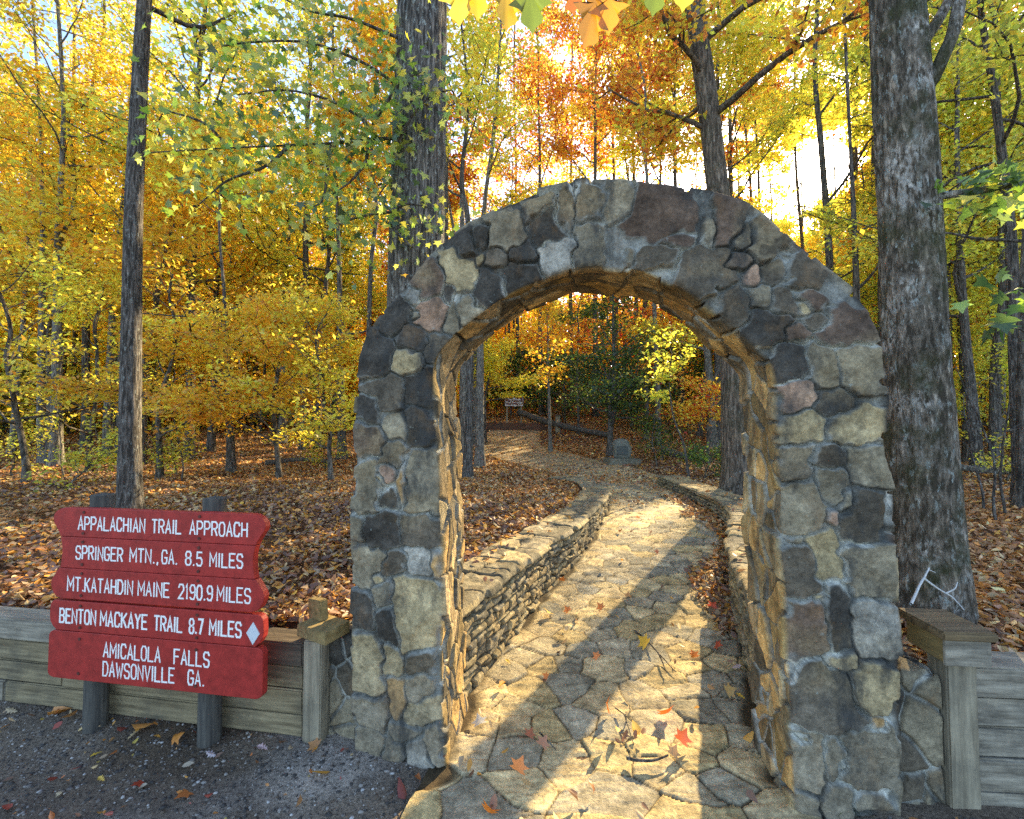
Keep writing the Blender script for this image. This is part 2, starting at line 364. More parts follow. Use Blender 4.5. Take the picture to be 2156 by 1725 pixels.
# ------------------------------------------------------------------ masonry fields
CLS = dict(K=(.062, .056, .05), D=(.115, .098, .078), G=(.23, .2, .15), T=(.38, .31, .19), P=(.33, .22, .165), B=(.29, .28, .26), O=(.44, .27, .11), R=(.125, .09, .072))
CR = dict(A=(728., 345.5, .2646), B=(1258.7, 345.5, .2862), C=(728., 771., .2861), D=(728., 1203., .2682), E=(1567., 802., .2682), F=(1567., 1203., .3026))
ST = """A K 245 1530 105 150 15;A T 480 1580 100 85 -10;A D 700 1470 110 90 -35;A K 520 1390 125 75 15;A K 420 1230 85 140 25;A P 690 1230 95 125 10
A G 870 1200 45 130 8;A G 985 1160 75 100 -30;A K 810 1040 60 75 0;A R 680 930 95 95 -15;A T 920 840 105 140 -22;A K 970 640 80 85 -30;A K 1090 600 45 80 0
A G 1280 560 140 130 0;A T 1095 760 45 45 0;A D 1210 775 90 60 10;A K 1140 1000 90 130 20;A K 1380 900 160 95 -20;A K 1430 710 95 90 0;A K 1600 530 120 95 -10
A G 1550 380 110 55 -20;A D 1770 380 65 120 20;A B 1690 740 105 130 10;A D 1930 350 95 110 0;A G 1930 640 95 150 0;A B 555 1040 45 50 0;A G 580 1200 35 40 0
B G 140 290 85 120 20;B R 440 350 210 160 10;B G 820 480 35 120 -3;B R 940 430 100 130 0;B D 1090 560 80 60 -30;B D 1250 560 120 120 35;B R 580 590 110 60 -20
B D 430 690 180 70 -5;B D 790 790 180 130 -10;B G 240 690 40 60 0;B P 1140 830 50 75 5;B R 1050 700 60 60 20;B D 1330 800 90 80 0;B D 1480 820 120 110 40
B G 1160 970 70 70 0;B D 1010 1040 90 110 0;B R 1560 960 130 60 40;B D 1340 1020 70 80 0;B T 1520 1060 45 50 20;B K 1220 1200 130 110 10;B D 1590 1170 110 60 0
B R 1440 1260 100 80 0;B R 1830 1230 160 150 20;B K 1390 1430 110 100 0;B G 1630 1500 100 140 0;B G 1880 1510 130 160 0
C D 300 190 130 110 0;C K 195 300 90 100 0;C K 520 170 95 130 5;C R 185 540 85 115 0;C G 345 450 65 110 0;C K 515 450 85 140 0;C D 365 660 80 75 0;C O 430 840 28 180 8
C G 550 870 110 195 0;C G 175 900 75 175 3;C P 335 800 40 60 0;C T 285 860 22 35 0;C K 300 985 80 55 0;C K 300 1180 125 90 0;C D 545 1180 110 115 5;C G 115 1190 40 80 0
C G 160 1470 90 145 10;C D 350 1410 60 80 0;C B 540 1430 95 105 0;C O 655 1440 25 140 0;C T 250 1550 45 40 -20
D K 165 310 85 130 0;D G 320 170 62 90 -10;D T 565 290 135 265 -4;D K 340 430 75 130 0;D T 170 710 95 225 0;D T 390 710 85 95 20;D O 410 950 72 140 -8
D D 615 690 95 90 0;D G 610 875 85 85 0;D T 600 1090 120 95 -20;D G 240 1110 110 140 0;D G 460 1230 150 70 10;D B 570 1400 110 120 0;D G 400 1370 80 80 0;D G 200 1340 100 100 0;D G 690 1330 60 130 0
E P 400 100 105 90 -5;E D 660 170 130 90 -5;E T 440 350 130 100 8;E T 830 360 185 125 0;E D 395 620 90 140 0;E D 640 610 105 72 10;E G 940 650 125 155 -5;E G 650 830 85 115 10
E G 440 1010 130 185 0;E D 930 1060 140 155 0;E G 780 960 45 80 0;E P 650 1080 40 50 0;E T 620 1370 110 165 -15;E D 430 1500 120 160 -10;E G 370 1270 60 40 0;E G 960 1490 160 185 0;E B 1100 1050 35 130 0
F R 415 410 105 185 0;F K 655 300 75 195 3;F B 880 360 125 175 0;F T 515 195 35 28 0;F T 660 610 105 65 -25;F D 590 850 225 200 15;F T 850 790 140 145 10;F O 920 1035 52 36 0
F G 450 1330 115 190 0;F G 860 1300 165 215 0;F G 625 1270 60 140 0;F T 390 1170 50 40 0;F G 640 1560 90 90 0;F G 430 1560 90 80 0;F G 880 1570 140 60 0"""
stones = []
for e in ST.replace("\n", ";").split(";"):
    q = e.split(); ox, oy, sc = CR[q[0]]; x, y, hx, hy, an = map(float, q[2:])
    px, py = ox + x * sc, oy + y * sc
    u0, z0 = onfac(px, py); u1, z1 = onfac(px + hx * sc, py); u2, z2 = onfac(px, py - hy * sc)
    stones.append((u0, z0, abs(u1 - u0) * 1.2 + .006, abs(z2 - z0) * 1.2 + .006, math.radians(an), CLS[q[1]]))

def ell_field(x, z, stones, warp=.035, seed=1, p=4.2):   # hand-placed stones: id, relief and colour for points
    pw = np.stack([x, z, x * 0], -1)
    x = x + warp * fbm(pw * 7, seed, 3) + .012 * vnoise(pw * 30, seed + 9); z = z + warp * fbm(pw * 7 + 31, seed + 1, 3) + .012 * vnoise(pw * 30 + 7, seed + 8)
    F1 = np.full(x.shape, 9.); F2 = np.full(x.shape, 9.); ID = np.zeros(x.shape, int); SZ = np.zeros(x.shape)
    for i, (u0, z0, a, b, an, c) in enumerate(stones):
        c_, s_ = math.cos(an), math.sin(an); dx = x - u0; dz = -(z - z0)
        a, b = a * 1.0, b * 1.0; q = ((np.abs(dx * c_ + dz * s_) / a) ** p + (np.abs(-dx * s_ + dz * c_) / b) ** p) ** (1 / p)
        m = q < F1; F2 = np.where(m, F1, np.minimum(F2, q)); F1 = np.where(m, q, F1); ID = np.where(m, i, ID); SZ = np.where(m, min(a, b), SZ)
    e = np.minimum((1.12 - F1) * SZ, (F2 - F1) * .5 * SZ)
    return ID, e
def course_field(s, v, rows, ln, seed, warp=.25):       # laid stones: rows of random height, stones of random length
    rb = np.concatenate([[0], np.cumsum(rows)]); rb[0] -= 9; rb[-1] += 9; rm = float(np.mean(rows))
    p = np.stack([s, v, s * 0], -1)
    v2 = v + warp * rm * fbm(p * np.array([1 / ln, .6 / rm, 0]) , seed, 2) * 1.4
    s2 = s + .18 * rm * vnoise(p / rm * 1.2, seed + 3)
    r = np.clip(np.searchsorted(rb, v2) - 1, 0, len(rows) - 1)
    ev = np.minimum(v2 - rb[r], rb[r + 1] - v2)
    ID = np.zeros(s.shape, int); es = np.zeros(s.shape)
    g = np.random.default_rng(seed)
    tot = float(s.max() - s.min()) + 4 * ln
    for i in range(len(rows)):
        L = ln * np.exp(g.normal(0, .42, int(tot / ln * 2.2) + 8)); B = np.cumsum(L) + s.min() - 2 * ln
        m = r == i
        if not m.any(): continue
        j = np.clip(np.searchsorted(B, s2[m]), 1, len(B) - 1); ID[m] = i * 4001 + j
        es[m] = np.minimum(s2[m] - B[j - 1], B[j] - s2[m])
    return ID, np.minimum(ev, es * .8)
def vor_field(x, y, seeds, chunk=20000, mul=None):
    ID = np.zeros(x.shape, int); e = np.zeros(x.shape)
    xf, yf = x.ravel(), y.ravel(); ids = np.zeros(len(xf), int); ee = np.zeros(len(xf))
    for a in range(0, len(xf), chunk):
        d = np.hypot(xf[a:a + chunk, None] - seeds[None, :, 0], yf[a:a + chunk, None] - seeds[None, :, 1])
        if mul is not None: d = d * mul[None]
        k = np.argpartition(d, 1, axis=1)[:, :2]; dd = np.take_along_axis(d, k, 1)
        sw = dd[:, 0] > dd[:, 1]; k[sw] = k[sw][:, ::-1]; dd = np.sort(dd, 1)
        ids[a:a + chunk] = k[:, 0]
        sep = np.hypot(*(seeds[k[:, 0]] - seeds[k[:, 1]]).T) + 1e-6
        ee[a:a + chunk] = (dd[:, 1] ** 2 - dd[:, 0] ** 2) / (2 * sep)
    return ids.reshape(x.shape), ee.reshape(x.shape)

# ------------------------------------------------------------------ the stone arch
outer = np.array([(-1.29, -.12), (-1.29, .4), (-1.30, .84), (-1.29, 1.4), (-1.285, 1.91), (-1.22, 2.13), (-1.10, 2.27), (-.99, 2.39), (-.86, 2.53), (-.73, 2.62), (-.59, 2.68), (-.38, 2.77), (-.22, 2.80), (-.08, 2.81), (.16, 2.77), (.33, 2.72), (.52, 2.65), (.68, 2.54), (.81, 2.40), (.94, 2.27), (1.02, 2.18), (1.07, 2.05), (1.085, 1.93), (1.09, 1.74), (1.10, 1.4), (1.115, .94), (1.12, .5), (1.125, -.1)])
inner = np.array([(-.835, -.12), (-.86, .41), (-.865, .94), (-.88, 1.40), (-.91, 1.72), (-.905, 1.95), (-.80, 2.10), (-.63, 2.23), (-.50, 2.31), (-.37, 2.36), (-.23, 2.41), (-.10, 2.42), (.02, 2.40), (.15, 2.37), (.27, 2.31), (.39, 2.23), (.48, 2.14), (.57, 2.05), (.66, 1.96), (.695, 1.87), (.70, 1.74), (.705, 1.45), (.70, 1.16), (.72, .9), (.725, .4), (.74, -.1)])
NS = 1250
def resamp(P, marks, n):                # arc-length resampling with matched marks
    n0 = len(P); P = spline(P, (n0 - 1) * 12 + 1); marks = [m * 12 for m in marks]
    d = np.concatenate([[0], np.cumsum(np.linalg.norm(np.diff(P, axis=0), axis=1))])
    f = np.interp(np.linspace(0, 1, n), [0, .3, .5, .7, 1], [d[marks[0]], d[marks[1]], d[marks[2]], d[marks[3]], d[marks[4]]])
    return np.stack([np.interp(f, d, P[:, 0]), np.interp(f, d, P[:, 1])], -1)
Oc = resamp(outer, (0, 4, 13, 22, 27), NS); Ic = resamp(inner, (0, 5, 11, 19, 25), NS)
arc_i = np.concatenate([[0], np.cumsum(np.linalg.norm(np.diff(Ic, axis=0), axis=1))]); arc_o = np.concatenate([[0], np.cumsum(np.linalg.norm(np.diff(Oc, axis=0), axis=1))])
TH = .39; nF, nO, nB, nI = 88, 30, 24, 76
tF = np.linspace(0, 1, nF, endpoint=False)
sides = []                              # each: uz (NS,k,2), w (NS,k), normal (NS,k,3 in u,w,z), id, relief, colour
def outn(C):                            # in-plane normal to the left of the direction of travel
    T = np.gradient(C, axis=0); T /= np.linalg.norm(T, axis=1)[:, None]; return np.stack([-T[:, 1], T[:, 0]], -1)
nO_, nI_ = outn(Oc), -outn(Ic)
MORT = np.array([.225, .23, .225])
def colours(ID, e, seed, pal, gap, x, z, mort=MORT, md=.6):
    g = pal[(hid(ID, seed) * len(pal)).astype(int) % len(pal)] if pal is not None else None
    return g
def mortar_mix(col, e, gap, q, seed, mort=MORT):
    k = sstep(gap * .4, gap * 1.5, e + .25 * gap * vnoise(q * 40, seed))[..., None]
    pe = (sstep(.0, .002, e) * sstep(.0075, .004, e) * sstep(.12, .3, fbm(q * 3.1 + 5, seed + 9, 2)))[..., None]
    mc = mort * (1.05 + .75 * fbm(q * 5, seed + 2, 3))[..., None]
    dk = sstep(.05, .4, fbm(q * 4 + 17, seed + 4, 2))[..., None] * .72
    mc = mc * (1 - dk) + np.array([.035, .038, .042]) * dk
    r_ = mc * (1 - k) + col * k
    return r_ * (1 - .8 * pe) + np.array([.55, .56, .54]) * .8 * pe
# front
f = tF[None, :, None]; uz = Ic[:, None] * (1 - f) + Oc[:, None] * f
ID, e = ell_field(uz[..., 0], uz[..., 1], stones)
pal = np.array([s[5] for s in stones]); q = np.stack([uz[..., 0], uz[..., 1], uz[..., 0] * 0], -1)
col = pal[ID] * (.86 + .3 * hid(ID, 3))[..., None] * (1 + .35 * fbm(q * 9, 41, 3))[..., None]
wt = sstep(.1, .45, fbm(q * 3.2, 47, 3))[..., None] * .45; col = col * (1 - wt) + np.array([.3, .24, .15]) * wt * (.4 + .6 * (col.mean(-1, keepdims=True) > .09))
warm = sstep(.75, .1, uz[..., 1])[..., None] * .35; col = col * (1 - warm) + np.array([.26, .235, .205]) * warm      # dusty base
col = mortar_mix(col, e, .008, q, 51)
tl = ((hid(ID, 61) - .5) * (uz[..., 0] - np.array([s_[0] for s_ in stones])[ID]) + (hid(ID, 62) - .5) * (uz[..., 1] - np.array([s_[1] for s_ in stones])[ID])) * .22
rel = sstep(.0005, .0075, e) * (.018 + .024 * hid(ID, 5) + np.clip(tl, -.012, .012)) + .010 * fbm(q * 11, 43, 4) * sstep(.0, .02, e) + .004 * fbm(q * 30, 44, 3)
n3 = np.zeros(uz.shape[:2] + (3,)); n3[..., 1] = -1
sides.append((uz, np.zeros(uz.shape[:2]), n3, rel, col))
# outer side, back, soffit
EPAL = np.array([(.3, .22, .11), (.38, .27, .12), (.45, .3, .13), (.2, .15, .085), (.32, .24, .14), (.4, .32, .19), (.13, .11, .08)])  # soffit palette; warm bounce from the sunlit path is put into these golds
DPAL = np.array([CLS[c] for c in "KDGDGRKGT"])
def side(C, nrm, arc, w0, w1, nn, pal, seed, rows, ln, amp):
    t = np.linspace(0, 1, nn, endpoint=False); w = (w0 + (w1 - w0) * t)[None] + np.zeros((NS, 1))
    uz = np.repeat(C[:, None], nn, 1); s = np.repeat(arc[:, None], nn, 1); v = np.abs(w - min(w0, w1))
    q = np.stack([s, v, s * 0], -1); g = np.random.default_rng(seed); asx = .68; nsd = int(arc[-1] * asx / .085 * (abs(w1 - w0) / .1) * 1.15)
    sd_ = np.stack([g.uniform(-.05, arc[-1] * asx + .05, nsd), g.uniform(-.02, abs(w1 - w0) + .02, nsd)], -1)
    ID, e = vor_field(s * asx + .012 * fbm(q * np.array([7, 10, 1]), seed, 3), v + .010 * fbm(q * np.array([7, 14, 1]) + 7, seed + 1, 3), sd_); e = e * 1.
    col = pal[(hid(ID, seed) * len(pal)).astype(int) % len(pal)] * (1 + .6 * fbm(q * np.array([6, 20, 1]), seed + 1, 4))[..., None]
    col = col * (.55 + .9 * hid(ID, seed + 11))[..., None]; col = mortar_mix(col, e, .0065, q, seed + 5, MORT * .95)
    rel = sstep(0.002, .008, e) * (.010 + amp * hid(ID, seed + 2)) + .006 * fbm(q * np.array([12, 26, 1]), seed + 7, 3)
    n3 = np.zeros((NS, nn, 3)); n3[..., 0] = nrm[:, None, 0]; n3[..., 2] = nrm[:, None, 1]
    return uz, w, n3, rel, col
sides.append(side(Oc, nO_, arc_o, 0, TH, nO, DPAL, 61, [.13, .13, .13], .24, .03))
tB = np.linspace(1, 0, nB, endpoint=False)[None, :, None]; uzB = Ic[:, None] * (1 - tB) + Oc[:, None] * tB
g = np.random.default_rng(5); sd = np.stack([g.uniform(-1.4, 1.3, 150), g.uniform(-.1, 2.9, 150)], -1)
IDb, eb = vor_field(uzB[..., 0], uzB[..., 1], sd); qb = np.stack([uzB[..., 0], uzB[..., 1], uzB[..., 0] * 0], -1)
cb = mortar_mix(DPAL[(hid(IDb, 7) * 9).astype(int) % 9], eb, .01, qb, 71); n3 = np.zeros(uzB.shape[:2] + (3,)); n3[..., 1] = 1
sides.append((uzB, np.full(uzB.shape[:2], TH), n3, sstep(.002, .02, eb) * .02, cb))
sides.append(side(Ic, nI_, arc_i, TH, 0, nI, EPAL, 81, [.04, .062, .035, .07, .045, .055, .04, .06], .3, .022))
uz = np.concatenate([s[0] for s in sides], 1); w = np.concatenate([s[1] for s in sides], 1); n3 = np.concatenate([s[2] for s in sides], 1)
rel = np.concatenate([s[3] for s in sides], 1); col = np.concatenate([s[4] for s in sides], 1)
M = uz.shape[1]
ns = n3.copy()                          # soften normals across the four arrises
for _ in range(3): ns = (np.roll(ns, 1, 1) + 2 * ns + np.roll(ns, -1, 1)) / 4
ns /= np.linalg.norm(ns, axis=2)[..., None]
rel = rel + .018 * fbm(np.stack([uz[..., 0], uz[..., 1], w], -1) * 4.5, 90, 2)
uu = uz[..., 0] + ns[..., 0] * rel; zz = uz[..., 1] + ns[..., 2] * rel; ww_ = w + ns[..., 1] * rel
arch = empty("stone_arch", fac(-.09, .2, 0.)); tag(arch, "rubble stone arch with pale mortar joints spanning the flagstone path", "stone arch")
mk("masonry", fac(uu, ww_, zz).reshape(-1, 3), gridf(NS, M, True), M_ARCH, arch, col.reshape(-1, 3), smooth=True)
for (x0, y0, x1, y1, hgt) in ((1130, 411, 1198, 398, .03), (1205, 394, 1226, 391, .016), (1030, 462, 1085, 440, .022), (1092, 436, 1122, 424, .018), (985, 490, 1020, 470, .015), (1300, 391, 1345, 392, .012), (905, 552, 940, 520, .02)):
    (ua, za), (ub, zb) = onfac(x0, y0), onfac(x1, y1); a = math.atan2(zb - za, ub - ua); L = math.hypot(ub - ua, zb - za)
    M3 = Matrix(((U[0], N_[0], 0), (U[1], N_[1], 0), (0, 0, 1))) @ Matrix.Rotation(-a, 3, 'Y')
    b = MB().box(fac((ua + ub) / 2, .12, (za + zb) / 2 + .002), (L, .26, hgt + .03), M3, .012, .006)
    o = b.build("coping_stone", M_ROCK, arch)
    ca = o.data.color_attributes.new('Col', 'FLOAT_COLOR', 'POINT'); ca.data.foreach_set('color', [.2, .195, .17, 1] * len(o.data.vertices))

def stub(name, u0, u1, w0, w1, z1, seed, label):        # low rubble stub beside a pillar
    n, a = 90, 0
    prof = [(w0, -.1), (w0, z1), (w1, z1), (w1, -.1)]
    pw = np.concatenate([np.linspace(prof[i], prof[i + 1], k, endpoint=False) for i, k in ((0, 130), (1, 60), (2, 20))])
    nn = np.concatenate([np.tile(v, (k, 1)) for v, k in (((-1, 0), 130), ((0, 1), 60), ((1, 0), 20))]).astype(float)
    for _ in range(4): nn[1:-1] = (nn[:-2] + 2 * nn[1:-1] + nn[2:]) / 4
    us = np.linspace(u0, u1, n)[:, None] + np.zeros((1, len(pw))); zz = pw[None, :, 1] + 0 * us; w = pw[None, :, 0] + 0 * us
    vv = np.concatenate([[0], np.cumsum(np.linalg.norm(np.diff(pw, axis=0), axis=1))])[None] + 0 * us
    g = np.random.default_rng(seed); sd = np.stack([g.uniform(u0 - .1, u1 + .1, 34), g.uniform(-.1, 1.2, 34)], -1)
    q = np.stack([us, vv, us * 0], -1)
    ID, e = vor_field(us + .02 * fbm(q * 9, seed, 2), vv + .02 * fbm(q * 9 + 5, seed, 2), sd)
    pal = np.array([CLS[c] for c in "DGKBGDG"]); col = pal[(hid(ID, seed) * 7).astype(int) % 7] * (1 + .3 * fbm(q * 9, seed + 3, 3))[..., None]
    col = mortar_mix(col, e, .008, q, seed + 4); rel = sstep(.002, .018, e) * (.012 + .012 * hid(ID, 4)) + .006 * fbm(q * 12, seed + 6, 3)
    V = fac(us, w + nn[None, :, 0] * rel, zz + nn[None, :, 1] * rel)
    o = mk(name, V.reshape(-1, 3), gridf(n, len(pw)), M_ARCH, None, col.reshape(-1, 3), True)
    tag(o, label, "stone wall")
stub("stone_wall_stub", -1.475, -1.275, .07, .36, .53, 13, "low grey rubble stub between the red-signed timber wall and the arch")
stub("stone_wall_stub", 1.10, 1.325, .06, .38, .575, 14, "low rubble stub between the arch and the box-capped wooden post")

# ------------------------------------------------------------------ low dry-stone walls along the path
def drywall(curve, sgn, th, seed, label):
    n = 560; t = np.linspace(0, 1, n) ** 1.5; C = spline(curve, 400)
    d = np.concatenate([[0], np.cumsum(np.linalg.norm(np.diff(C, axis=0), axis=1))]); s = t * d[-1]
    C = np.stack([np.interp(s, d, C[:, 0]), np.interp(s, d, C[:, 1])], -1)
    T = np.gradient(C, s, axis=0); T /= np.linalg.norm(T, axis=1)[:, None]; Nn = np.stack([-T[:, 1], T[:, 0]], -1) * sgn   # away from the path
    base = height(C[:, 0] - Nn[:, 0] * .3, C[:, 1] - Nn[:, 1] * .3) - .08
    k1, k2, k3 = 72, 42, 30; m = k1 + k2 + k3
    off = np.concatenate([np.zeros(k1), np.linspace(0, th, k2, endpoint=False), np.full(k3, th)])
    zf = np.concatenate([np.linspace(0, 1, k1, endpoint=False), np.ones(k2), np.linspace(1, 0, k3)])
    top = WALL_TOP + .02 * fbm(np.stack([s * 1.3, s * 0, s * 0], -1), seed, 2)
    Z = base[:, None] * (1 - zf[None]) + top[:, None] * zf[None]
    nn = np.zeros((m, 2)); nn[:k1, 0] = -1; nn[k1:k1 + k2, 1] = 1; nn[k1 + k2:, 0] = 1
    for _ in range(2): nn[1:-1] = (nn[:-2] + 2 * nn[1:-1] + nn[2:]) / 4
    ss = s[:, None] + 0 * Z; isTop = (np.arange(m) >= k1) & (np.arange(m) < k1 + k2)
    v = np.where(isTop[None], off[None] + 0 * Z, Z - base.min()); g = np.random.default_rng(seed)
    ID1, e1 = course_field(ss, v, g.uniform(.028, .062, 16), .13, seed, .5)
    ID2, e2 = course_field(ss, v, [.17, .24], .2, seed + 1, .55)
    edge = (zf > .93) & ~isTop
    ID = np.where(isTop[None] | edge[None], ID2 + 90000, ID1); e = np.where(isTop[None], e2, e1); e = np.where(edge[None], np.minimum(np.abs(Z - (base[:, None] * .07 + top[:, None] * .93)), .03), e)
    q = np.stack([ss, v, off[None] + 0 * ss], -1)
    pal = np.array([(.3, .26, .18), (.2, .185, .15), (.35, .3, .2), (.15, .14, .115), (.24, .22, .18), (.28, .23, .15)])
    col = pal[(hid(ID, seed) * 6).astype(int) % 6] * (1 + .35 * fbm(q * np.array([5, 20, 20]), seed + 2, 3))[..., None]
    k = sstep(.001, .008, e)[..., None]; col = np.array([.03, .027, .02]) * (1 - k) + col * k
    rel = np.where(isTop[None], .006, -.02) + sstep(0, .012, e) * np.where(isTop[None], .012 + .016 * hid(ID, 6), .014 + .034 * hid(ID, 7)) + .008 * fbm(q * 14, seed + 8, 3) + np.where(edge[None], .004 + .045 * hid(ID, 8), 0)
    off2 = off[None] + nn[None, :, 0] * rel; Z2 = Z + nn[None, :, 1] * rel
    V = np.stack([C[:, None, 0] + Nn[:, None, 0] * off2, C[:, None, 1] + Nn[:, None, 1] * off2, Z2], -1).reshape(-1, 3)
    caps = [np.arange(m)[None, ::-1], ((n - 1) * m + np.arange(m))[None]]
    o = mk("dry_stone_wall", V, [gridf(n, m)] + caps, M_DRY, None, col.reshape(-1, 3), False); tag(o, label, "stone wall")
drywall(LW, 1, .37, 101, "low dry-stone wall along the leaf-floor side of the path, on its left")
drywall(RW, -1, .42, 111, "sunlit low dry-stone wall curving along the path's right edge behind the arch")

# ------------------------------------------------------------------ flagstone path
ys = [1.15]
while ys[-1] < 23.5: ys.append(ys[-1] + max(.008, .0031 * ys[-1] ** 1.25 if ys[-1] > 2.2 else .008))
ys = np.array(ys); nt_ = 230; tt = np.linspace(-.04, 1.04, nt_)
Yg = ys[:, None] + 0 * tt[None]; Xg = xl(ys)[:, None] * (1 - tt[None]) + xr(ys)[:, None] * tt[None]
g = np.random.default_rng(77); sd = []
for _ in range(9000):
    y = g.uniform(1.0, 24); x = g.uniform(xl(y) - .1, xr(y) + .1); r = .125 + .085 * g.random() + (.12 if y < 2.05 else 0) * g.random()
    if all((x - a) ** 2 * 1.0 + (y - b) ** 2 * 1.7 > max(r, c) ** 2 for a, b, c in sd): sd.append((x, y, r))
sd = np.array(sd); q = np.stack([Xg, Yg, 0 * Xg], -1)
ID, e = vor_field(Xg + .035 * fbm(q * 5, 31, 3), Yg * 1.3 + .035 * fbm(q * 5 + 9, 32, 3), sd[:, :2] * np.array([1, 1.3]), mul=1 / (sd[:, 2] ** .5))
e = e * sd[ID, 2]
pal = np.array([(.5, .4, .24), (.42, .36, .25), (.36, .32, .24), (.56, .45, .26), (.46, .36, .19), (.31, .28, .21)])
col = pal[(hid(ID, 33) * 6).astype(int) % 6] * (.85 + .3 * hid(ID, 34))[..., None] * (1 + .28 * fbm(q * np.array([4, 16, 1]), 35, 4))[..., None]
edge = np.minimum(Xg - xl(Yg), xr(Yg) - Xg); have = sstep(.0, .07, edge + .2 * sstep(2.12, 1.95, Yg) + .09 * fbm(q * 4, 36, 2) - .06 * sstep(3.2, 1.9, Yg) * (hid(ID, 39) > .5)) * (e > 0)
gap = .0034 + .003 * vnoise(q * 3, 37)
k = sstep(gap * .5, gap * 1.0 + .0035, e) * have
dirtc = np.array([.11, .08, .045]) * (1 + .4 * fbm(q * 8, 38, 3))[..., None]
dirtc = dirtc * (1 - .45 * (1 - have[..., None]))
col = dirtc * (1 - k[..., None]) + col * k[..., None]
fade = sstep(9, 13, Yg)[..., None]; col = col * (1 - fade) + np.array([.36, .28, .18]) * (1 + .3 * fbm(q * 3, 40, 3))[..., None] * fade
Zg = height(Xg, Yg); base = zp(Yg); far = sstep(9.4, 11.5, Yg); base = base * (1 - far) + (Zg + .03) * far
base = np.where(Yg > 9.4, base, base)
rel = (k * (.007 + .008 * hid(ID, 41)) + k * .005 * fbm(q * np.array([6, 30, 1]), 42, 4)) * (1 - .6 * far) + .008 * fbm(q * .9, 45, 2)
led = fbm(q * np.array([2.2, 15, 1]) + 3.1 * hid(ID, 66)[..., None], 67, 3); rel = rel - k * .0045 * sstep(.05, .0, np.abs(led)) - k * .003 * sstep(.0, .02, led)
tilt = (hid(ID, 43) - .5) * .03 * (Xg - sd[ID, 0]) / .2 + (hid(ID, 44) - .5) * .03 * (Yg - sd[ID, 1]) / .2
path = mk("path", np.stack([Xg, Yg, base + rel + np.clip(tilt, -.004, .004) * k - .006], -1).reshape(-1, 3), gridf(len(ys), nt_), M_FLAG, None, col.reshape(-1, 3), True)
tag(path, kind='structure')
def pathz(x, y): return float(zp(y)) if y < 9.4 else float(height(x, y)) + .03

# ------------------------------------------------------------------ timber retaining walls and posts
R3 = Matrix(((U[0], N_[0], 0), (U[1], N_[1], 0), (0, 0, 1)))
def timber(u0, u1, z0, hrow, nrow, rot, joints, label, mats, wfront=0.):
    a = fac(u0, wfront, 0.); root = empty("timber_wall", a if True else a); tag(root, label, "retaining wall")
    M3 = R3 @ Matrix.Rotation(rot, 3, 'Z')
    ax = np.array(M3 @ Vector((1, 0, 0))); nx = np.array(M3 @ Vector((0, 1, 0))); L = abs(u1 - u0); sg = 1 if u1 > u0 else -1
    for r in range(nrow):
        ends = [0] + sorted(joints[r % len(joints)]) + [L]
        for i in range(len(ends) - 1):
            s0, s1 = ends[i] + .003, ends[i + 1] - .003; proud = random.uniform(-.006, .008) + (-.012 if r == nrow - 1 else 0)
            c = a + ax * sg * (s0 + s1) / 2 + nx * (.075 + proud) + np.array([0, 0, z0 + (r + .5) * hrow])
            b = MB().box(c, (s1 - s0, .15, hrow - .004), M3, .007, .0015)
            o = b.build("board", mats[(r * 3 + i * 2) % len(mats)] if r < nrow - 1 else M_CAPD if i % 2 == 0 and sg < 0 else M_TIMBER2, None)
            piece_to_child(o, root)
    return root
def piece_to_child(o, root):            # re-origin a world-space mesh at its centre so 'Object' grain coordinates differ per board
    me = o.data; c = sum((v.co for v in me.vertices), Vector()) / len(me.vertices)
    off = Vector((random.uniform(-.3, .3), 0, 0))
    for v in me.vertices: v.co -= c
    o.parent = root; o.matrix_parent_inverse = Matrix.Identity(4); o.location = c - Vector(root.location)
    # turn the mesh so that its long axis is the object's own x axis
    a = math.atan2(U[1], U[0]); Rm = Matrix.Rotation(-a, 4, 'Z')
    me.transform(Rm); o.rotation_euler = (0, 0, a)
timber(-1.585, -5.2, -.075, .121, 5, 0., [[1.0, 2.2], [.6, 1.9, 3], [1.5, 2.7], [.85, 2.1]], "long weathered timber retaining wall behind the red trail sign", [M_TIMBER, M_TIMBER2, M_TIMBER])
timber(1.42, 3.9, .01, .127, 5, math.radians(5), [[.9, 1.8], [1.4], [.7, 1.6]], "pale grey timber retaining wall right of the box-capped post", [M_TIMBER2, M_TIMBER2, M_TIMBER], .045)

p1 = empty("wooden_post", fac(-1.53, .03, 0.)); tag(p1, "square wooden post with a broken tilted cap left of the arch", "post")
MB().box(fac(-1.53, .03, .22), (.1, .1, .66), R3, .006).build("post", M_POSTW, p1)
c = R3 @ Matrix.Rotation(math.radians(-16), 3, 'Z') @ Matrix.Rotation(math.radians(2), 3, 'Y')
MB().box(fac(-1.505, .04, .588), (.205, .16, .062), c, .003).build("cap", M_CAPW, p1)
MB().box(fac(-1.57, .09, .665), (.13, .045, .105), R3 @ Matrix.Rotation(math.radians(-30), 3, 'Z') @ Matrix.Rotation(math.radians(-8), 3, 'Y'), .004).build("broken_cap_board", M_CAPW, p1)
p2 = empty("wooden_post", fac(1.392, .08, 0.)); tag(p2, "square wooden post with a flat box cap right of the arch", "post")
MB().box(fac(1.392, .08, .29), (.112, .11, .74), R3, .006).build("post", M_POSTW, p2)
c2 = R3 @ Matrix.Rotation(math.radians(4), 3, 'Z')
MB().box(fac(1.39, .1, .715), (.172, .2, .1), c2, .004).build("cap_box", M_CAPW, p2)
fb = MB().box(fac(1.389, -.0065, .715), (.176, .012, .104), c2, .002).build("face_board", M_TIMBER2, p2)
MB().box(fac(1.385, .1, .786), (.212, .25, .036), c2, .007).build("cap_lid", M_LID, p2)

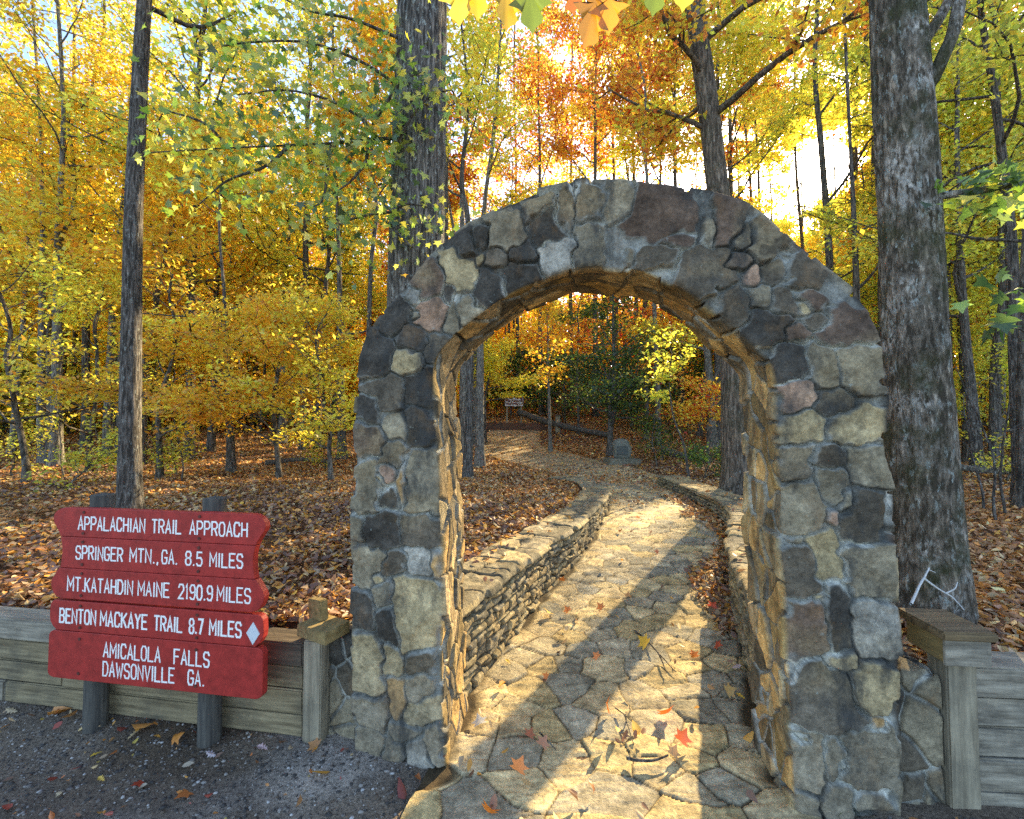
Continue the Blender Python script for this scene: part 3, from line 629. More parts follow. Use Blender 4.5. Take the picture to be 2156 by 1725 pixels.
# ------------------------------------------------------------------ trail sign with routed lettering
sg = empty("trail_sign", fac(-2.4, -.08, 0.)); tag(sg, "red wooden trail sign with white routed lettering on two round posts", "sign")
for px_ in (-2.755, -2.06):
    P = np.array([fac(px_, -.075, z) for z in np.linspace(-.15, 1.27, 12)]); V, Fc = tubes(P, np.full(12, .052), 20, .004, (1, 3), 5)
    b = MB().add(V, Fc); b.add(list(V[-20:]) + [P[-1] + np.array([0, 0, .012])], [(i, (i + 1) % 20, 20) for i in range(20)])
    b.build("post", M_SIGNPOST, sg, False)
W0 = -.165                              # front face of the boards
def su(px): return onfac(px, 1250, W0)[0]
E0, E1 = -2.952, -1.693
rows_z = [(1.213, 1.062), (1.060, .898), (.896, .738), (.728, .574), (.571, .327)]
def prof(r):                            # right-hand edge offsets (inward positive) from top to bottom of a board
    z1, z0 = rows_z[r]; f = lambda pts: [(d, z1 + (z0 - z1) * t) for t, d in pts]
    return f({0: [(0, .075), (.03, .05), (.12, .022), (.25, .006), (.4, 0), (.55, .008), (.75, .03), (.9, .045), (1, .05)],
              1: [(0, .052), (.25, .063), (.5, .066), (.75, .062), (1, .055)],
              2: [(0, .05), (.12, .034), (.35, .008), (.5, 0), (.65, .004), (.85, .02), (.95, .04), (1, .07)],
              3: [(0, .03), (.04, .016), (.15, .004), (.5, 0), (.7, .004), (.88, .022), (1, .045)],
              4: [(0, .03), (.03, .012), (.1, 0), (.9, 0), (.95, .008), (.985, .022), (1, .04)]}[r])
GLY = {'A': [[(0, 0), (.5, 1), (1, 0)], [(.2, .33), (.8, .33)]], 'B': [[(0, 0), (0, 1), (.7, 1), (.95, .85), (.95, .65), (.7, .52), (0, .52)], [(.7, .52), (1, .36), (1, .16), (.75, 0), (0, 0)]],
 'C': [[(1, .78), (.8, 1), (.2, 1), (0, .8), (0, .2), (.2, 0), (.8, 0), (1, .22)]], 'D': [[(0, 0), (0, 1), (.65, 1), (1, .75), (1, .25), (.65, 0), (0, 0)]],
 'E': [[(1, 1), (0, 1), (0, 0), (1, 0)], [(0, .52), (.8, .52)]], 'F': [[(1, 1), (0, 1), (0, 0)], [(0, .52), (.8, .52)]],
 'G': [[(1, .78), (.8, 1), (.2, 1), (0, .8), (0, .2), (.2, 0), (.8, 0), (1, .2), (1, .45), (.55, .45)]], 'H': [[(0, 0), (0, 1)], [(1, 0), (1, 1)], [(0, .5), (1, .5)]],
 'I': [[(.5, 0), (.5, 1)]], 'K': [[(0, 0), (0, 1)], [(1, 1), (0, .42)], [(.3, .6), (1, 0)]], 'L': [[(0, 1), (0, 0), (1, 0)]], 'M': [[(0, 0), (0, 1), (.5, .35), (1, 1), (1, 0)]],
 'N': [[(0, 0), (0, 1), (1, 0), (1, 1)]], 'O': [[(.25, 0), (0, .2), (0, .8), (.25, 1), (.75, 1), (1, .8), (1, .2), (.75, 0), (.25, 0)]],
 'P': [[(0, 0), (0, 1), (.7, 1), (1, .85), (1, .6), (.7, .45), (0, .45)]], 'R': [[(0, 0), (0, 1), (.7, 1), (1, .85), (1, .62), (.7, .48), (0, .48)], [(.55, .48), (1, 0)]],
 'S': [[(1, .8), (.8, 1), (.2, 1), (0, .84), (0, .65), (.2, .53), (.8, .47), (1, .35), (1, .16), (.8, 0), (.2, 0), (0, .2)]], 'T': [[(0, 1), (1, 1)], [(.5, 1), (.5, 0)]],
 'V': [[(0, 1), (.5, 0), (1, 1)]], 'W': [[(0, 1), (.25, 0), (.5, .7), (.75, 0), (1, 1)]], 'Y': [[(0, 1), (.5, .5), (1, 1)], [(.5, .5), (.5, 0)]],
 '.': [[(.4, .0), (.6, .06)]], ',': [[(.6, .06), (.3, -.12)]], '0': [[(.25, 0), (0, .2), (0, .8), (.25, 1), (.75, 1), (1, .8), (1, .2), (.75, 0), (.25, 0)]],
 '1': [[(.25, .82), (.55, 1), (.55, 0)]], '2': [[(0, .78), (.2, 1), (.8, 1), (1, .82), (1, .6), (0, 0), (1, 0)]], '5': [[(.95, 1), (.1, 1), (.05, .55), (.7, .6), (1, .42), (1, .18), (.75, 0), (.2, 0), (0, .15)]],
 '7': [[(0, 1), (1, 1), (.4, 0)]], '8': [[(.25, .52), (.02, .68), (.02, .85), (.25, 1), (.75, 1), (.98, .85), (.98, .68), (.75, .52), (.25, .52), (0, .36), (0, .15), (.25, 0), (.75, 0), (1, .15), (1, .36), (.75, .52)]],
 '9': [[(0, .12), (.25, 0), (.75, 0), (1, .25), (1, .8), (.75, 1), (.25, 1), (0, .82), (0, .62), (.25, .45), (1, .5)]]}
WID = {'I': .25, '.': .3, ',': .3, '1': .55, 'M': 1.2, 'W': 1.3}
def ribbon(b, P, hw, d0):
    P = np.array(P, float)
    if np.allclose(P[0], P[-1]) and len(P) > 2: P[-1] = P[0] + (P[-1] - P[-2]) * .001
    T = np.diff(P, axis=0); T /= np.linalg.norm(T, axis=1)[:, None]
    P[0] -= T[0] * hw * .5; P[-1] += T[-1] * hw * .5
    nn = np.stack([-T[:, 1], T[:, 0]], -1); L, R = [P[0] + nn[0] * hw], [P[0] - nn[0] * hw]
    for i in range(1, len(P) - 1):
        mm = nn[i - 1] + nn[i]; mm /= np.linalg.norm(mm) + 1e-9; k = hw / max(.45, float(mm @ nn[i])); L.append(P[i] + mm * k); R.append(P[i] - mm * k)
    L.append(P[-1] + nn[-1] * hw); R.append(P[-1] - nn[-1] * hw); n = len(L)
    V = [fac(p[0], W0 - d0, p[1]) for p in L + R] + [fac(p[0], W0 + .004, p[1]) for p in L + R]
    Fc = []
    for i in range(n - 1):
        Fc += [(i, i + 1, n + i + 1, n + i), (i, 2 * n + i, 2 * n + i + 1, i + 1), (n + i + 1, 3 * n + i + 1, 3 * n + i, n + i)]
    Fc += [(0, n, 3 * n, 2 * n), (n - 1, 3 * n - 1, 4 * n - 1, 2 * n - 1)]
    b.add(V, Fc)
def word(b, txt, c0, c1, zc, h, hw=.0042):
    u0, u1 = su(c0 * .428), su(c1 * .428); ws = [WID.get(c, 1.) for c in txt]; gap = .42
    tot = sum(ws) + gap * (len(txt) - 1); k = (u1 - u0) / tot; x = u0
    for j, c in enumerate(txt):
        jz = random.uniform(-.0012, .0012)
        for i, st in enumerate(GLY[c]):
            ribbon(b, [(x + px * ws[j] * k, zc - h / 2 + py * h + jz) for px, py in st], hw * random.uniform(.92, 1.08), .0012 + .0005 * i + .00003 * j)
        x += (ws[j] + gap) * k
TEXT = [[(1.135, .066, [("APPALACHIAN", 375, 703), ("TRAIL", 740, 882), ("APPROACH", 927, 1210)])],
 [(.982, .066, [("SPRINGER", 368, 597), ("MTN.,", 635, 775), ("GA.", 793, 868), ("8.5", 910, 990), ("MILES", 1030, 1190)])],
 [(.817, .069, [("MT.", 332, 412), ("KATAHDIN", 418, 652), ("MAINE", 680, 832), ("2190.9", 880, 1045), ("MILES", 1070, 1232)])],
 [(.651, .07, [("BENTON", 300, 475), ("MACKAYE", 500, 728), ("TRAIL", 765, 900), ("8.7", 937, 1002), ("MILES", 1037, 1190)])],
 [(.494, .07, [("AMICALOLA", 520, 797), ("FALLS", 866, 1037)]), (.399, .07, [("DAWSONVILLE", 520, 868), ("GA.", 937, 1015)])]]
for r in range(5):
    pr = prof(r); poly = [(E1 - d, z) for d, z in pr] + [(E0 + d, z) for d, z in pr[::-1]]
    b = MB().prism(poly, lambda x, z, d: fac(x, d, z), W0, W0 + .037)
    o = b.build("board", M_RED, sg)
    bv = o.modifiers.new("edge", 'BEVEL'); bv.width = .003; bv.segments = 2; bv.limit_method = 'ANGLE'
    for zc, h, ws in TEXT[r]:
        for t_, a, c in ws:
            b = MB(); word(b, t_, a, c, zc, h, .0048 if r == 3 else .004); b.build("lettering", M_WHITE, o)
    if r == 3:
        uc = su(1250 * .428); b = MB().prism([(uc - .036, .64), (uc, .694), (uc + .036, .64), (uc, .586)], lambda x, z, d: fac(x, d, z), W0 - .003, W0 + .004)
        b.build("diamond_blaze", mat_paint("pale_grey_blaze", (.55, .58, .6), .05), o)
    for ub in (-2.755, -2.06):
        for fz in (.14, .86):
            zc = rows_z[r][0] + (rows_z[r][1] - rows_z[r][0]) * fz
            bb = MB(); ang = np.linspace(0, 2 * np.pi, 9)[:-1]; bb.prism([(ub + .008 * math.cos(a), zc + .008 * math.sin(a)) for a in ang], lambda x, z, d: fac(x, d, z), W0 - .004, W0 + .004)
            bb.build("bolt_head", M_RUST, o)
# ------------------------------------------------------------------ far things along the path
def gz(px, py, d): p = pt(px, py, d); return p
# memorial boulder on its slab
mx, my = 3.18, 12.7; mz = float(height(mx, my))
mon = empty("memorial_stone", (mx, my, mz)); tag(mon, "small grey memorial boulder on a flat slab at the path's bend", "monument")
b = MB().box((mx, my, mz + .08), (.92, .62, .22), Matrix.Rotation(.12, 3, 'Z'), .02, .01)
def setcol(o, c):
    ca = o.data.color_attributes.new('Col', 'FLOAT_COLOR', 'POINT'); ca.data.foreach_set('color', [*c, 1] * len(o.data.vertices)); return o
setcol(b.build("slab", M_ROCK, mon), (.17, .16, .13))
bm = bmesh.new(); bmesh.ops.create_icosphere(bm, subdivisions=4, radius=1)
V = np.array([v.co[:] for v in bm.verts]); Fi = np.array([[v.index for v in f.verts] for f in bm.faces]); bm.free()
ICO_V, ICO_F = V, Fi
P = V * np.array([.27, .2, .36]); P[:, 0] += np.where(P[:, 2] > 0, -P[:, 2] * .16, 0); P *= (1 + .22 * fbm(V * 1.3 + 3, 4, 3))[:, None]
P[:, 2] = np.maximum(P[:, 2], -.24); P[:, 1] = np.maximum(P[:, 1], -.15)
mk("boulder", P + np.array([mx, my, mz + .19 + .24]), Fi, M_ROCK, mon, np.tile((.16, .165, .15), (len(P), 1)), True)
MB().box((mx - .02, my - .165, mz + .42), (.3, .02, .26), None, .012).build("plaque", M_PLAQUE, mon)

# brown park sign on two posts, far up the path
d = 21.5; pa, pb = pt(1062.5, 834.5, d), pt(1102.5, 856, d); sx0, sx1, sz1, sz0 = pa[0], pb[0], pa[2], pb[2]
fs = empty("trail_sign", ((sx0 + sx1) / 2, d, float(height((sx0 + sx1) / 2, d)))); tag(fs, "small brown direction sign on two posts far up the path", "sign")
for x in (sx0 + .12, sx1 - .12):
    MB().box((x, d + .06, (sz1 + height(x, d) - .2) / 2 - .02), (.09, .09, sz1 - height(x, d) + .15), None, .005).build("post", M_POSTW, fs)
pn = MB().box(((sx0 + sx1) / 2, d, (sz0 + sz1) / 2), (sx1 - sx0, .03, sz1 - sz0), None, .006).build("panel", M_BROWN, fs)
b = MB(); w_, h_ = sx1 - sx0, sz1 - sz0; xc, zc = (sx0 + sx1) / 2, (sz0 + sz1) / 2
for (cx_, cz_, ww_2, hh_) in ((xc, sz1 - .035, w_ - .07, .014), (xc, sz0 + .035, w_ - .07, .014), (sx0 + .035, zc, .014, h_ - .084), (sx1 - .035, zc, .014, h_ - .084)):
    b.box((cx_, d - .016, cz_), (ww_2, .006, hh_), None, 0)
b.build("border", M_WHITE, pn)
def text_mesh(name, body, size, loc, mat, parent, ex=.002, sxx=1.):
    cu = bpy.data.curves.new(name, 'FONT'); cu.body = body; cu.size = size; cu.align_x = 'CENTER'; cu.align_y = 'CENTER'; cu.extrude = ex; cu.offset = size * .02
    to = bpy.data.objects.new(name, cu); S.collection.objects.link(to); bpy.context.view_layer.update()
    me = bpy.data.meshes.new_from_object(to.evaluated_get(bpy.context.evaluated_depsgraph_get())); bpy.data.objects.remove(to)
    me.transform(Matrix.Translation(Vector(loc) - parent_loc(parent)) @ Matrix.Rotation(math.pi / 2, 4, 'X') @ Matrix.Diagonal((sxx, 1, 1, 1)))
    me.materials.clear(); me.materials.append(mat); return link(bpy.data.objects.new(name, me), parent)
b = MB()
text_mesh("lettering", "Top Of Falls\nTrail To Lodge\nEast Ridge Trail", .135, (xc, d - .018, zc - .055), M_WHITE, pn)
MB().prism([(xc - .035, sz1 - .115), (xc + .035, sz1 - .115), (xc, sz1 - .055)], lambda x, z, q: np.array([x, d + q, z]), -.02, -.012).build("arrow", M_WHITE, pn)

# timber step with posts in front of that sign, and fallen logs
def hz(x, y): return float(height(x, y))
d = 20.2; xa, xb = pt(1000, 900, d)[0], pt(1160, 900, d)[0]
bar = empty("timber_barrier", ((xa + xb) / 2, d, hz((xa + xb) / 2, d))); tag(bar, "low dark red-brown timber barrier across the far end of the path", "barrier")
M_BARR = mat_wood("red_brown_timber", (.06, .03, .02), (.17, .09, .06), 0, .3)
for r in range(3): MB().box(((xa + xb) / 2 + .02 * r, d + .02 * r, hz(xa, d) + .02 + .145 * r), (xb - xa - .3 * r, .16, .14), None, .01).build("board", M_BARR, bar)
for (x, y, hh) in ((pt(991, 900, 18.5)[0], 18.5, 1.0), (pt(1174, 900, 19.6)[0], 19.6, .85)):
    o = empty("wooden_post", (x, y, hz(x, y))); tag(o, "tall square post beside the pale blazed trunk far up the path" if hh > .9 else "short square post at the right end of the far timber barrier", "post")
    MB().box((x, y, hz(x, y) + hh / 2 - .1), (.2, .2, hh), None, .01).build("post", M_POSTW, o)
    MB().box((x, y, hz(x, y) + hh - .08), (.27, .27, .07), None, .01).build("cap", M_CAPD, o)
def log(pts, r, label, mat=None, name="fallen_log"):
    P = spline(pts, 40); R = np.linspace(r, r * .7, 40); V, Fc = tubes(P, R, 14, r * .18, (2, 3), 6)
    o = mk(name, V, [Fc, np.arange(14)[None, ::-1], (39 * 14 + np.arange(14))[None]], mat or M_BARK_DARK, None, None, True); tag(o, label, "log"); return o
def gp(px, d, dz=0.): x = pt(px, 900, d)[0]; return (x, d, hz(x, d) + dz)
log([gp(1092, 21, .75), gp(1150, 20, .45), gp(1210, 19, .25), gp(1285, 18, .15)], .15, "long dark fallen log lying behind the far timber barrier")
log([gp(1398, 14.2, .22), gp(1425, 13.8, .14), gp(1455, 13.2, .1)], .13, "short grey log on the leaf slope right of the memorial boulder", M_BARK_PALE)
log([gp(2000, 9.5, .25), gp(2080, 9.2, .18), gp(2230, 9, .12)], .07, "thin pale log lying on leaves at the right edge", M_BARK_PALE)
log([gp(1570, 10.5, .12), gp(1640, 10, .12), gp(1720, 10, .1)], .1, "dark fallen log on leaves beyond the right path wall")
log([gp(560, 12, .12), gp(640, 12.4, .14), gp(700, 12.2, .1)], .07, "thin fallen branch on the leaf floor left of the arch", name="fallen_branch")

# ------------------------------------------------------------------ leaves
C_ = dict(gold=(.86, .59, .06), yell=(.9, .75, .1), ygrn=(.66, .68, .09), grn=(.24, .35, .05), dgrn=(.065, .12, .04), olive=(.4, .41, .07), orng=(.82, .4, .045), rust=(.56, .2, .05), red=(.5, .06, .025), brown=(.3, .15, .06))
def palette(spec, n, g):
    ks = [k for k, _ in spec]; p = np.array([v for _, v in spec], float); p /= p.sum()
    c = np.array([C_[k] for k in ks])[g.choice(len(ks), n, p=p)]
    return np.clip(c * np.exp(g.normal(0, .16, (n, 1))) * (1 + g.normal(0, .06, (n, 3))), .01, .95)
SH = SUN / SUN[2]
def corridor(x, y): p = x * math.cos(SUN_AZ) - y * math.sin(SUN_AZ); return -2.7 < p < .35
def on_path(P):
    x = P[:, 0] - SH[0] * (P[:, 2] - .2); y = P[:, 1] - SH[1] * (P[:, 2] - .2)
    return (y > .8) & (y < 7.5) & (x > xl(y) - .25) & (x < xr(y) + .75)
def shaft(P):                            # gaps in the canopy the low sun shines through onto the floor
    x = P[:, 0] - SH[0] * (P[:, 2] - .5); y = P[:, 1] - SH[1] * (P[:, 2] - .5); q = np.stack([x, y, 0 * x], -1)
    pat = vnoise(q * .5 + 3.3, 71) + .45 * vnoise(q * 1.2, 72)
    return (pat > .02) & (y < 20) & (y > -9) & (x > -15) & (x < 1)
def lit_mask(P, g):
    d = P - np.array([0, 0, EYE]); dist = np.linalg.norm(d, axis=1); d /= dist[:, None]; a = np.degrees(np.arccos(np.clip(d @ SUN, -1, 1)))
    x = P[:, 0] - SH[0] * (P[:, 2] - .2); y = P[:, 1] - SH[1] * (P[:, 2] - .2); q = np.stack([x, y, 0 * x], -1)
    keep = np.where(shaft(P), np.where((P[:, 2] < 6.) & (dist < 18), np.where(y < 7, .12, .6), np.where(dist > 40, .1, .0)), 1.)
    keep = np.where(on_path(P), np.where(vnoise(q * 1.1, 73) + .4 * vnoise(q * 2.7, 74) > .72, .25, np.where(dist > 38, .42, .01)), keep)
    keep = np.where(a < 2.5, .0, np.where(a < 3.3, keep * .5, keep))
    return g.random(len(P)) < keep
def in_view(P, m=8.):
    az = np.degrees(np.arctan2(P[:, 0], P[:, 1])); el = np.degrees(np.arctan2(P[:, 2] - EYE, np.hypot(P[:, 0], P[:, 1])))
    return (np.abs(az) < 51 + m) & (el < 47 + m)
def leaf_mesh(P, size, col, g, up=.55, droop=.0, asp=.55):   # one folded, pointed leaf per point
    n = len(P); nrm = g.normal(0, 1, (n, 3)); nrm[:, 2] = np.abs(nrm[:, 2]) * .6 + up * 1.6; nrm /= np.linalg.norm(nrm, axis=1)[:, None]
    t = g.normal(0, 1, (n, 3)); t[:, 2] -= droop; t -= (t * nrm).sum(1)[:, None] * nrm; t /= np.linalg.norm(t, axis=1)[:, None]
    b = np.cross(nrm, t); s = size[:, None]; fold = g.uniform(.02, .22, (n, 1)) * s
    V = np.stack([P - t * s * .5, P + b * s * asp * .5 + nrm * fold - t * s * .05, P + t * s * .5, P - b * s * asp * .5 + nrm * fold - t * s * .05], 1)
    return V.reshape(-1, 3), np.arange(4 * n).reshape(-1, 4), np.repeat(col, 4, 0)
STAR = [(0, 0), (.28, -.04), (.62, .02), (.36, .2), (.72, .5), (.33, .5), (.2, .62), (0, 1.0)]
STAR = STAR + [(-x, y) for x, y in STAR[-2:0:-1]]
OAK = [(0, 0), (.02, .1), (.07, .17), (.16, .2), (.1, .27), (.08, .33), (.2, .39), (.27, .42), (.16, .47), (.11, .53), (.24, .6), (.33, .68), (.2, .7), (.13, .74), (.17, .83), (.13, .89), (.05, .93), (0, 1)]
OAK = [(x * .8, y) for x, y in OAK]
OAK = OAK + [(-x, y) for x, y in OAK[-2:0:-1]]
def shape_leaves(shape, P, size, col, T, Nn, curl=.15):      # lobed leaves with outline; P is the stalk end, T the way to the tip, Nn the face
    sh = np.array(shape); k = len(sh); n = len(P)
    T = T / np.linalg.norm(T, axis=1)[:, None]; Nn = Nn - (Nn * T).sum(1)[:, None] * T; Nn = Nn / np.linalg.norm(Nn, axis=1)[:, None]; B = np.cross(T, Nn)
    c = np.array([0, .42]); pts = np.vstack([c, sh])
    x, y = pts[:, 0], pts[:, 1]; cz = (np.abs(x) ** 1.3 * 1.0 - (y - .4) ** 2 * .9)
    V = P[:, None] + (B[:, None] * x[None, :, None] + T[:, None] * y[None, :, None]) * size[:, None, None] + Nn[:, None] * (cz[None, :] * (curl * size)[:, None])[..., None]
    i = np.arange(k); tri = np.stack([0 * i, 1 + i, 1 + (i + 1) % k], -1)
    Fc = (np.arange(n)[:, None, None] * (k + 1) + tri[None]).reshape(-1, 3)
    return V.reshape(-1, 3), Fc, np.repeat(col, k + 1, 0)

# ------------------------------------------------------------------ trees
def branch_path(p, dirv, L, g, n=7, wob=.18, sag=0.):
    P = [np.array(p, float)]; d = np.array(dirv, float); d /= np.linalg.norm(d)
    for i in range(n):
        d = d + g.normal(0, wob, 3) + np.array([0, 0, .06 - sag]); d /= np.linalg.norm(d); P.append(P[-1] + d * L / n)
    return np.array(P)
class TB:                               # collects tubes for one mesh
    def __init__(s): s.V = []; s.F = []; s.n = 0
    def tube(s, P, R, m, **k):
        V, Fc = tubes(np.asarray(P), np.asarray(R), m, **k); s.V.append(V); s.F.append(Fc + s.n); s.n += len(V)
    def mk(s, name, mat, parent): return mk(name, np.vstack(s.V), np.vstack(s.F), mat, parent, None, True)
def grow(trunk, R, g, crown0, nb, blen, nsub, mbr=6, flat=.35, zmax=None, blo=.25):
    """limbs along a trunk polyline; returns the limb tubes and the twig points leaves hang on"""
    tb = TB(); tw = []
    n = len(trunk); ga = g.uniform(0, 6.28)
    for i in range(nb):
        f = crown0 + (1 - crown0) * ((i + g.uniform(.1, .9)) / nb); k = f * (n - 1); j = min(int(k), n - 2); p = trunk[j] + (trunk[j + 1] - trunk[j]) * (k - j); r = np.interp(k, np.arange(n), R)
        ga += 2.4 + g.normal(0, .4); rise = g.uniform(.05, .7) + (f - crown0) * .7
        L = blen * (1 - .55 * (f - crown0) / (1 - crown0 + 1e-6)) * g.uniform(.65, 1.2)
        P = branch_path(p, (math.cos(ga), math.sin(ga), rise), L, g, 7, .16)
        if on_path(P).sum() >= 2 or (P[:, 2].mean() > 5 and shaft(P).sum() >= 4): continue
        rb = max(.008, min(r * .5, .012 + .018 * L)); tb.tube(P, np.linspace(rb, rb * .25, len(P)), mbr)
        for s in range(nsub):
            fk = g.uniform(blo, 1.) * (len(P) - 1); jj = min(int(fk), len(P) - 2); q = P[jj] + (P[jj + 1] - P[jj]) * (fk - jj)
            a2 = ga + g.choice([-1, 1]) * g.uniform(.4, 1.2); l2 = L * g.uniform(.25, .5)
            Q = branch_path(q, (math.cos(a2), math.sin(a2), g.uniform(-.15, flat)), l2, g, 4, .2, .05)
            tb.tube(Q, np.linspace(rb * .4, rb * .15, len(Q)), 4); tw.append(Q)
        tw.append(P[3:])
    return tb, tw
def leaves_on(tw, n, g, spread=.22, vert=.1):
    seg = np.array([np.linalg.norm(np.diff(q, axis=0), axis=1).sum() + .05 for q in tw]); idx = g.choice(len(tw), n, p=seg / seg.sum())
    P = np.empty((n, 3))
    for i in np.unique(idx):
        m = np.where(idx == i)[0]; q = tw[i]; f = g.uniform(0, len(q) - 1.001, len(m)); j = f.astype(int); P[m] = q[j] + (q[j + 1] - q[j]) * (f - j)[:, None]
    return P + g.normal(0, 1, (n, 3)) * np.array([spread, spread, vert])
NLEAF = [0]
def tree(base, hgt, r0, label, group, spec, seed, lean=(0, 0), crown0=.35, nb=16, blen=2.6, nsub=4, nl=5000, ls=.11, bark=None, name="forest_tree", cat="tree", path=None, spread=.24, vert=.12, sides=12, fork=False, wander=.12, minz=None):
    g = np.random.default_rng(seed); base = np.array(base, float)
    root = empty(name, base); tag(root, label, cat, group)
    if path is None:
        k = 10; t = np.linspace(0, 1, k); wd = np.cumsum(g.normal(0, wander, (k, 2)), 0) * t[:, None]
        path = np.stack([base[0] + lean[0] * t * hgt + wd[:, 0], base[1] + lean[1] * t * hgt + wd[:, 1], base[2] - .1 + t * hgt], -1)
    path = np.asarray(path); n = 40; T = spline(path, n); zz = T[:, 2] - base[2]
    R = r0 * (1 - .72 * np.clip(zz / hgt, 0, 1) ** .9) * (1 + .55 * np.exp(-np.maximum(zz, 0) / .22))
    tb = TB(); tb.tube(T, R, sides, bump=r0 * .1, bf=(2, 1.2), seed=seed % 97)
    lb, tw = grow(T, R, g, crown0, nb, blen, nsub)
    if len(lb.V):
        for V_, F_q in zip(lb.V, lb.F): tb.V.append(V_); tb.F.append(F_q + tb.n)
        tb.n += lb.n
    tb.mk("trunk", bark or M_BARK_FAR, root)
    P = leaves_on(tw, nl, g, spread, vert) if tw else np.zeros((0, 3)); ok = in_view(P) & lit_mask(P, g)
    if minz is not None: ok &= P[:, 2] > minz
    P = P[ok]
    if len(P) > 30:
        cl = vnoise(P * .9 + seed, 12)[:, None]; col = palette(spec, len(P), g) * (1 + .25 * cl)
        V, Fc, c = leaf_mesh(P, ls * g.uniform(.65, 1.35, len(P)), np.clip(col, .01, .95), g); mk("foliage", V, Fc, M_LEAF, root, c); NLEAF[0] += len(P)
    return root
# ---- the big named trees
def hero(name, label, pix, d, bark, dtop=0., sides=84, rows=300, bump=.012, ridge=True, flare=.25, ztop=13., limbs=0, cr0=.5, blen=3., nl=0, spec=None, seed=1, ls=.12, nsub=4, bf=(7., 1.6)):
    pts = []; rr = []
    for px, py, wp in pix:
        p = pt(px, py, d); dist = d; pts.append(p); rr.append(wp / 2 / F_ * dist)
    p0 = pts[0].copy(); p0[2] -= .35; pts.insert(0, p0); rr.insert(0, rr[0] * 1.05)
    dv = (pts[-1] - pts[-3]); dv = dv / dv[2]; p = pts[-1].copy(); r = rr[-1]
    while p[2] < ztop:
        p = p + dv * 1.5 + np.array([random.uniform(-.08, .08), random.uniform(-.08, .08), 0]); r *= .86; pts.append(p.copy()); rr.append(r)
    P = spline(pts, rows); R = np.interp(P[:, 2], [q[2] for q in pts], rr)
    base = pts[1].copy(); R = R * (1 + flare * np.exp(-np.maximum(P[:, 2] - base[2], 0) / .16))
    root = empty(name, base); tag(root, label, "tree")
    tb = TB(); tb.tube(P, R, sides, bump=bump, bf=bf, seed=seed, ridge=ridge)
    if not limbs: tb.mk("trunk", bark, root)
    if limbs:
        g = np.random.default_rng(seed); sel = np.linspace(0, rows - 1, 40).astype(int)
        lb, tw = grow(P[sel], R[sel], g, cr0, limbs, blen, nsub)
        for V_, F_q in zip(lb.V, lb.F): tb.V.append(V_); tb.F.append(F_q + tb.n)
        tb.mk("trunk", bark, root)
        Q = leaves_on(tw, nl, g, .25, .14); Q = Q[in_view(Q) & lit_mask(Q, g)]
        if len(Q):
            V, Fc, c = leaf_mesh(Q, ls * g.uniform(.7, 1.3, len(Q)), palette(spec, len(Q), g), g); mk("foliage", V, Fc, M_LEAF, root, c); NLEAF[0] += len(Q)
    return root, P, R
t2, P2, R2 = hero("oak_tree", "massive dark grey ridged trunk rising behind the left shoulder of the arch", [(870, 1136, 124), (870, 900, 116), (875, 640, 111), (880, 400, 109), (884, 200, 106), (888, 60, 103), (890, -60, 101)], 4.2, M_BARK_OAK, bump=.017, limbs=14, cr0=.62, blen=4, nl=2500, spec=[('ygrn', 3), ('yell', 3), ('gold', 2)], seed=3)
t3, P3, R3_ = hero("oak_tree", "massive lichen-spotted trunk with mossy base beside the right pillar of the arch", [(1946, 1238, 130), (1938, 1050, 120), (1932, 900, 112), (1924, 700, 103), (1916, 480, 99), (1904, 260, 98), (1893, 100, 93), (1886, -40, 88)], 2.72, M_BARK_MOSS, bump=.012, limbs=8, cr0=.7, blen=3, nl=900, spec=[('ygrn', 3), ('yell', 3)], seed=4, flare=.1)
t1, P1, R1 = hero("young_oak_tree", "slim straight dark-barked tree directly behind the red sign", [(273, 1075, 42), (274, 900, 37), (278, 640, 33), (284, 380, 30), (297, 120, 27), (306, -40, 24)], 5.6, M_BARK_DARK, sides=36, bump=.006, limbs=16, cr0=.55, blen=2.6, nl=4200, spec=[('ygrn', 3), ('yell', 3), ('gold', 3), ('grn', 1)], seed=5, bf=(3., 2.), flare=.2)
t4, P4, R4 = hero("oak_tree", "leaning tall brown trunk beside the right path wall, passing behind the arch crown", [(1552, 1026, 56), (1548, 900, 53), (1545, 760, 51), (1528, 560, 46), (1513, 420, 41), (1496, 270, 39), (1480, 150, 38), (1462, 10, 36), (1452, -80, 34)], 7.4, mat_bark("brown_oak_bark", (.05, .04, .03), (.24, .19, .14), .35, .3), sides=48, bump=.016, limbs=20, cr0=.42, blen=3, nl=9000, spec=[('rust', 3), ('orng', 2), ('gold', 4), ('ygrn', 2)], seed=6, bf=(3.5, 1.6))
def limb_px(root, name, pix, w0, w1, bark, m=10):
    P = spline([pt(*p) for p in pix], 26); R = np.linspace(w0, w1, 26); V, Fc = tubes(P, R, m, w0 * .12, (2, 4), 3); return mk(name, V, Fc, bark, root, None, True), P
for nm, pix, a, b in (("limb", [(1935, 150, 2.72), (1955, 178, 2.66), (1985, 120, 2.6), (2010, 55, 2.6), (2028, -60, 2.6)], .045, .03), ("limb", [(1925, 110, 2.72), (1950, 80, 2.7), (1985, 25, 2.7), (2020, -50, 2.7)], .04, .025), ("limb", [(1950, 418, 2.72), (1985, 412, 2.6), (2060, 402, 2.5), (2156, 382, 2.45), (2300, 350, 2.4)], .028, .014)):
    limb_px(t3, nm, pix, a, b, M_BARK_MOSS)
g9 = np.random.default_rng(99)
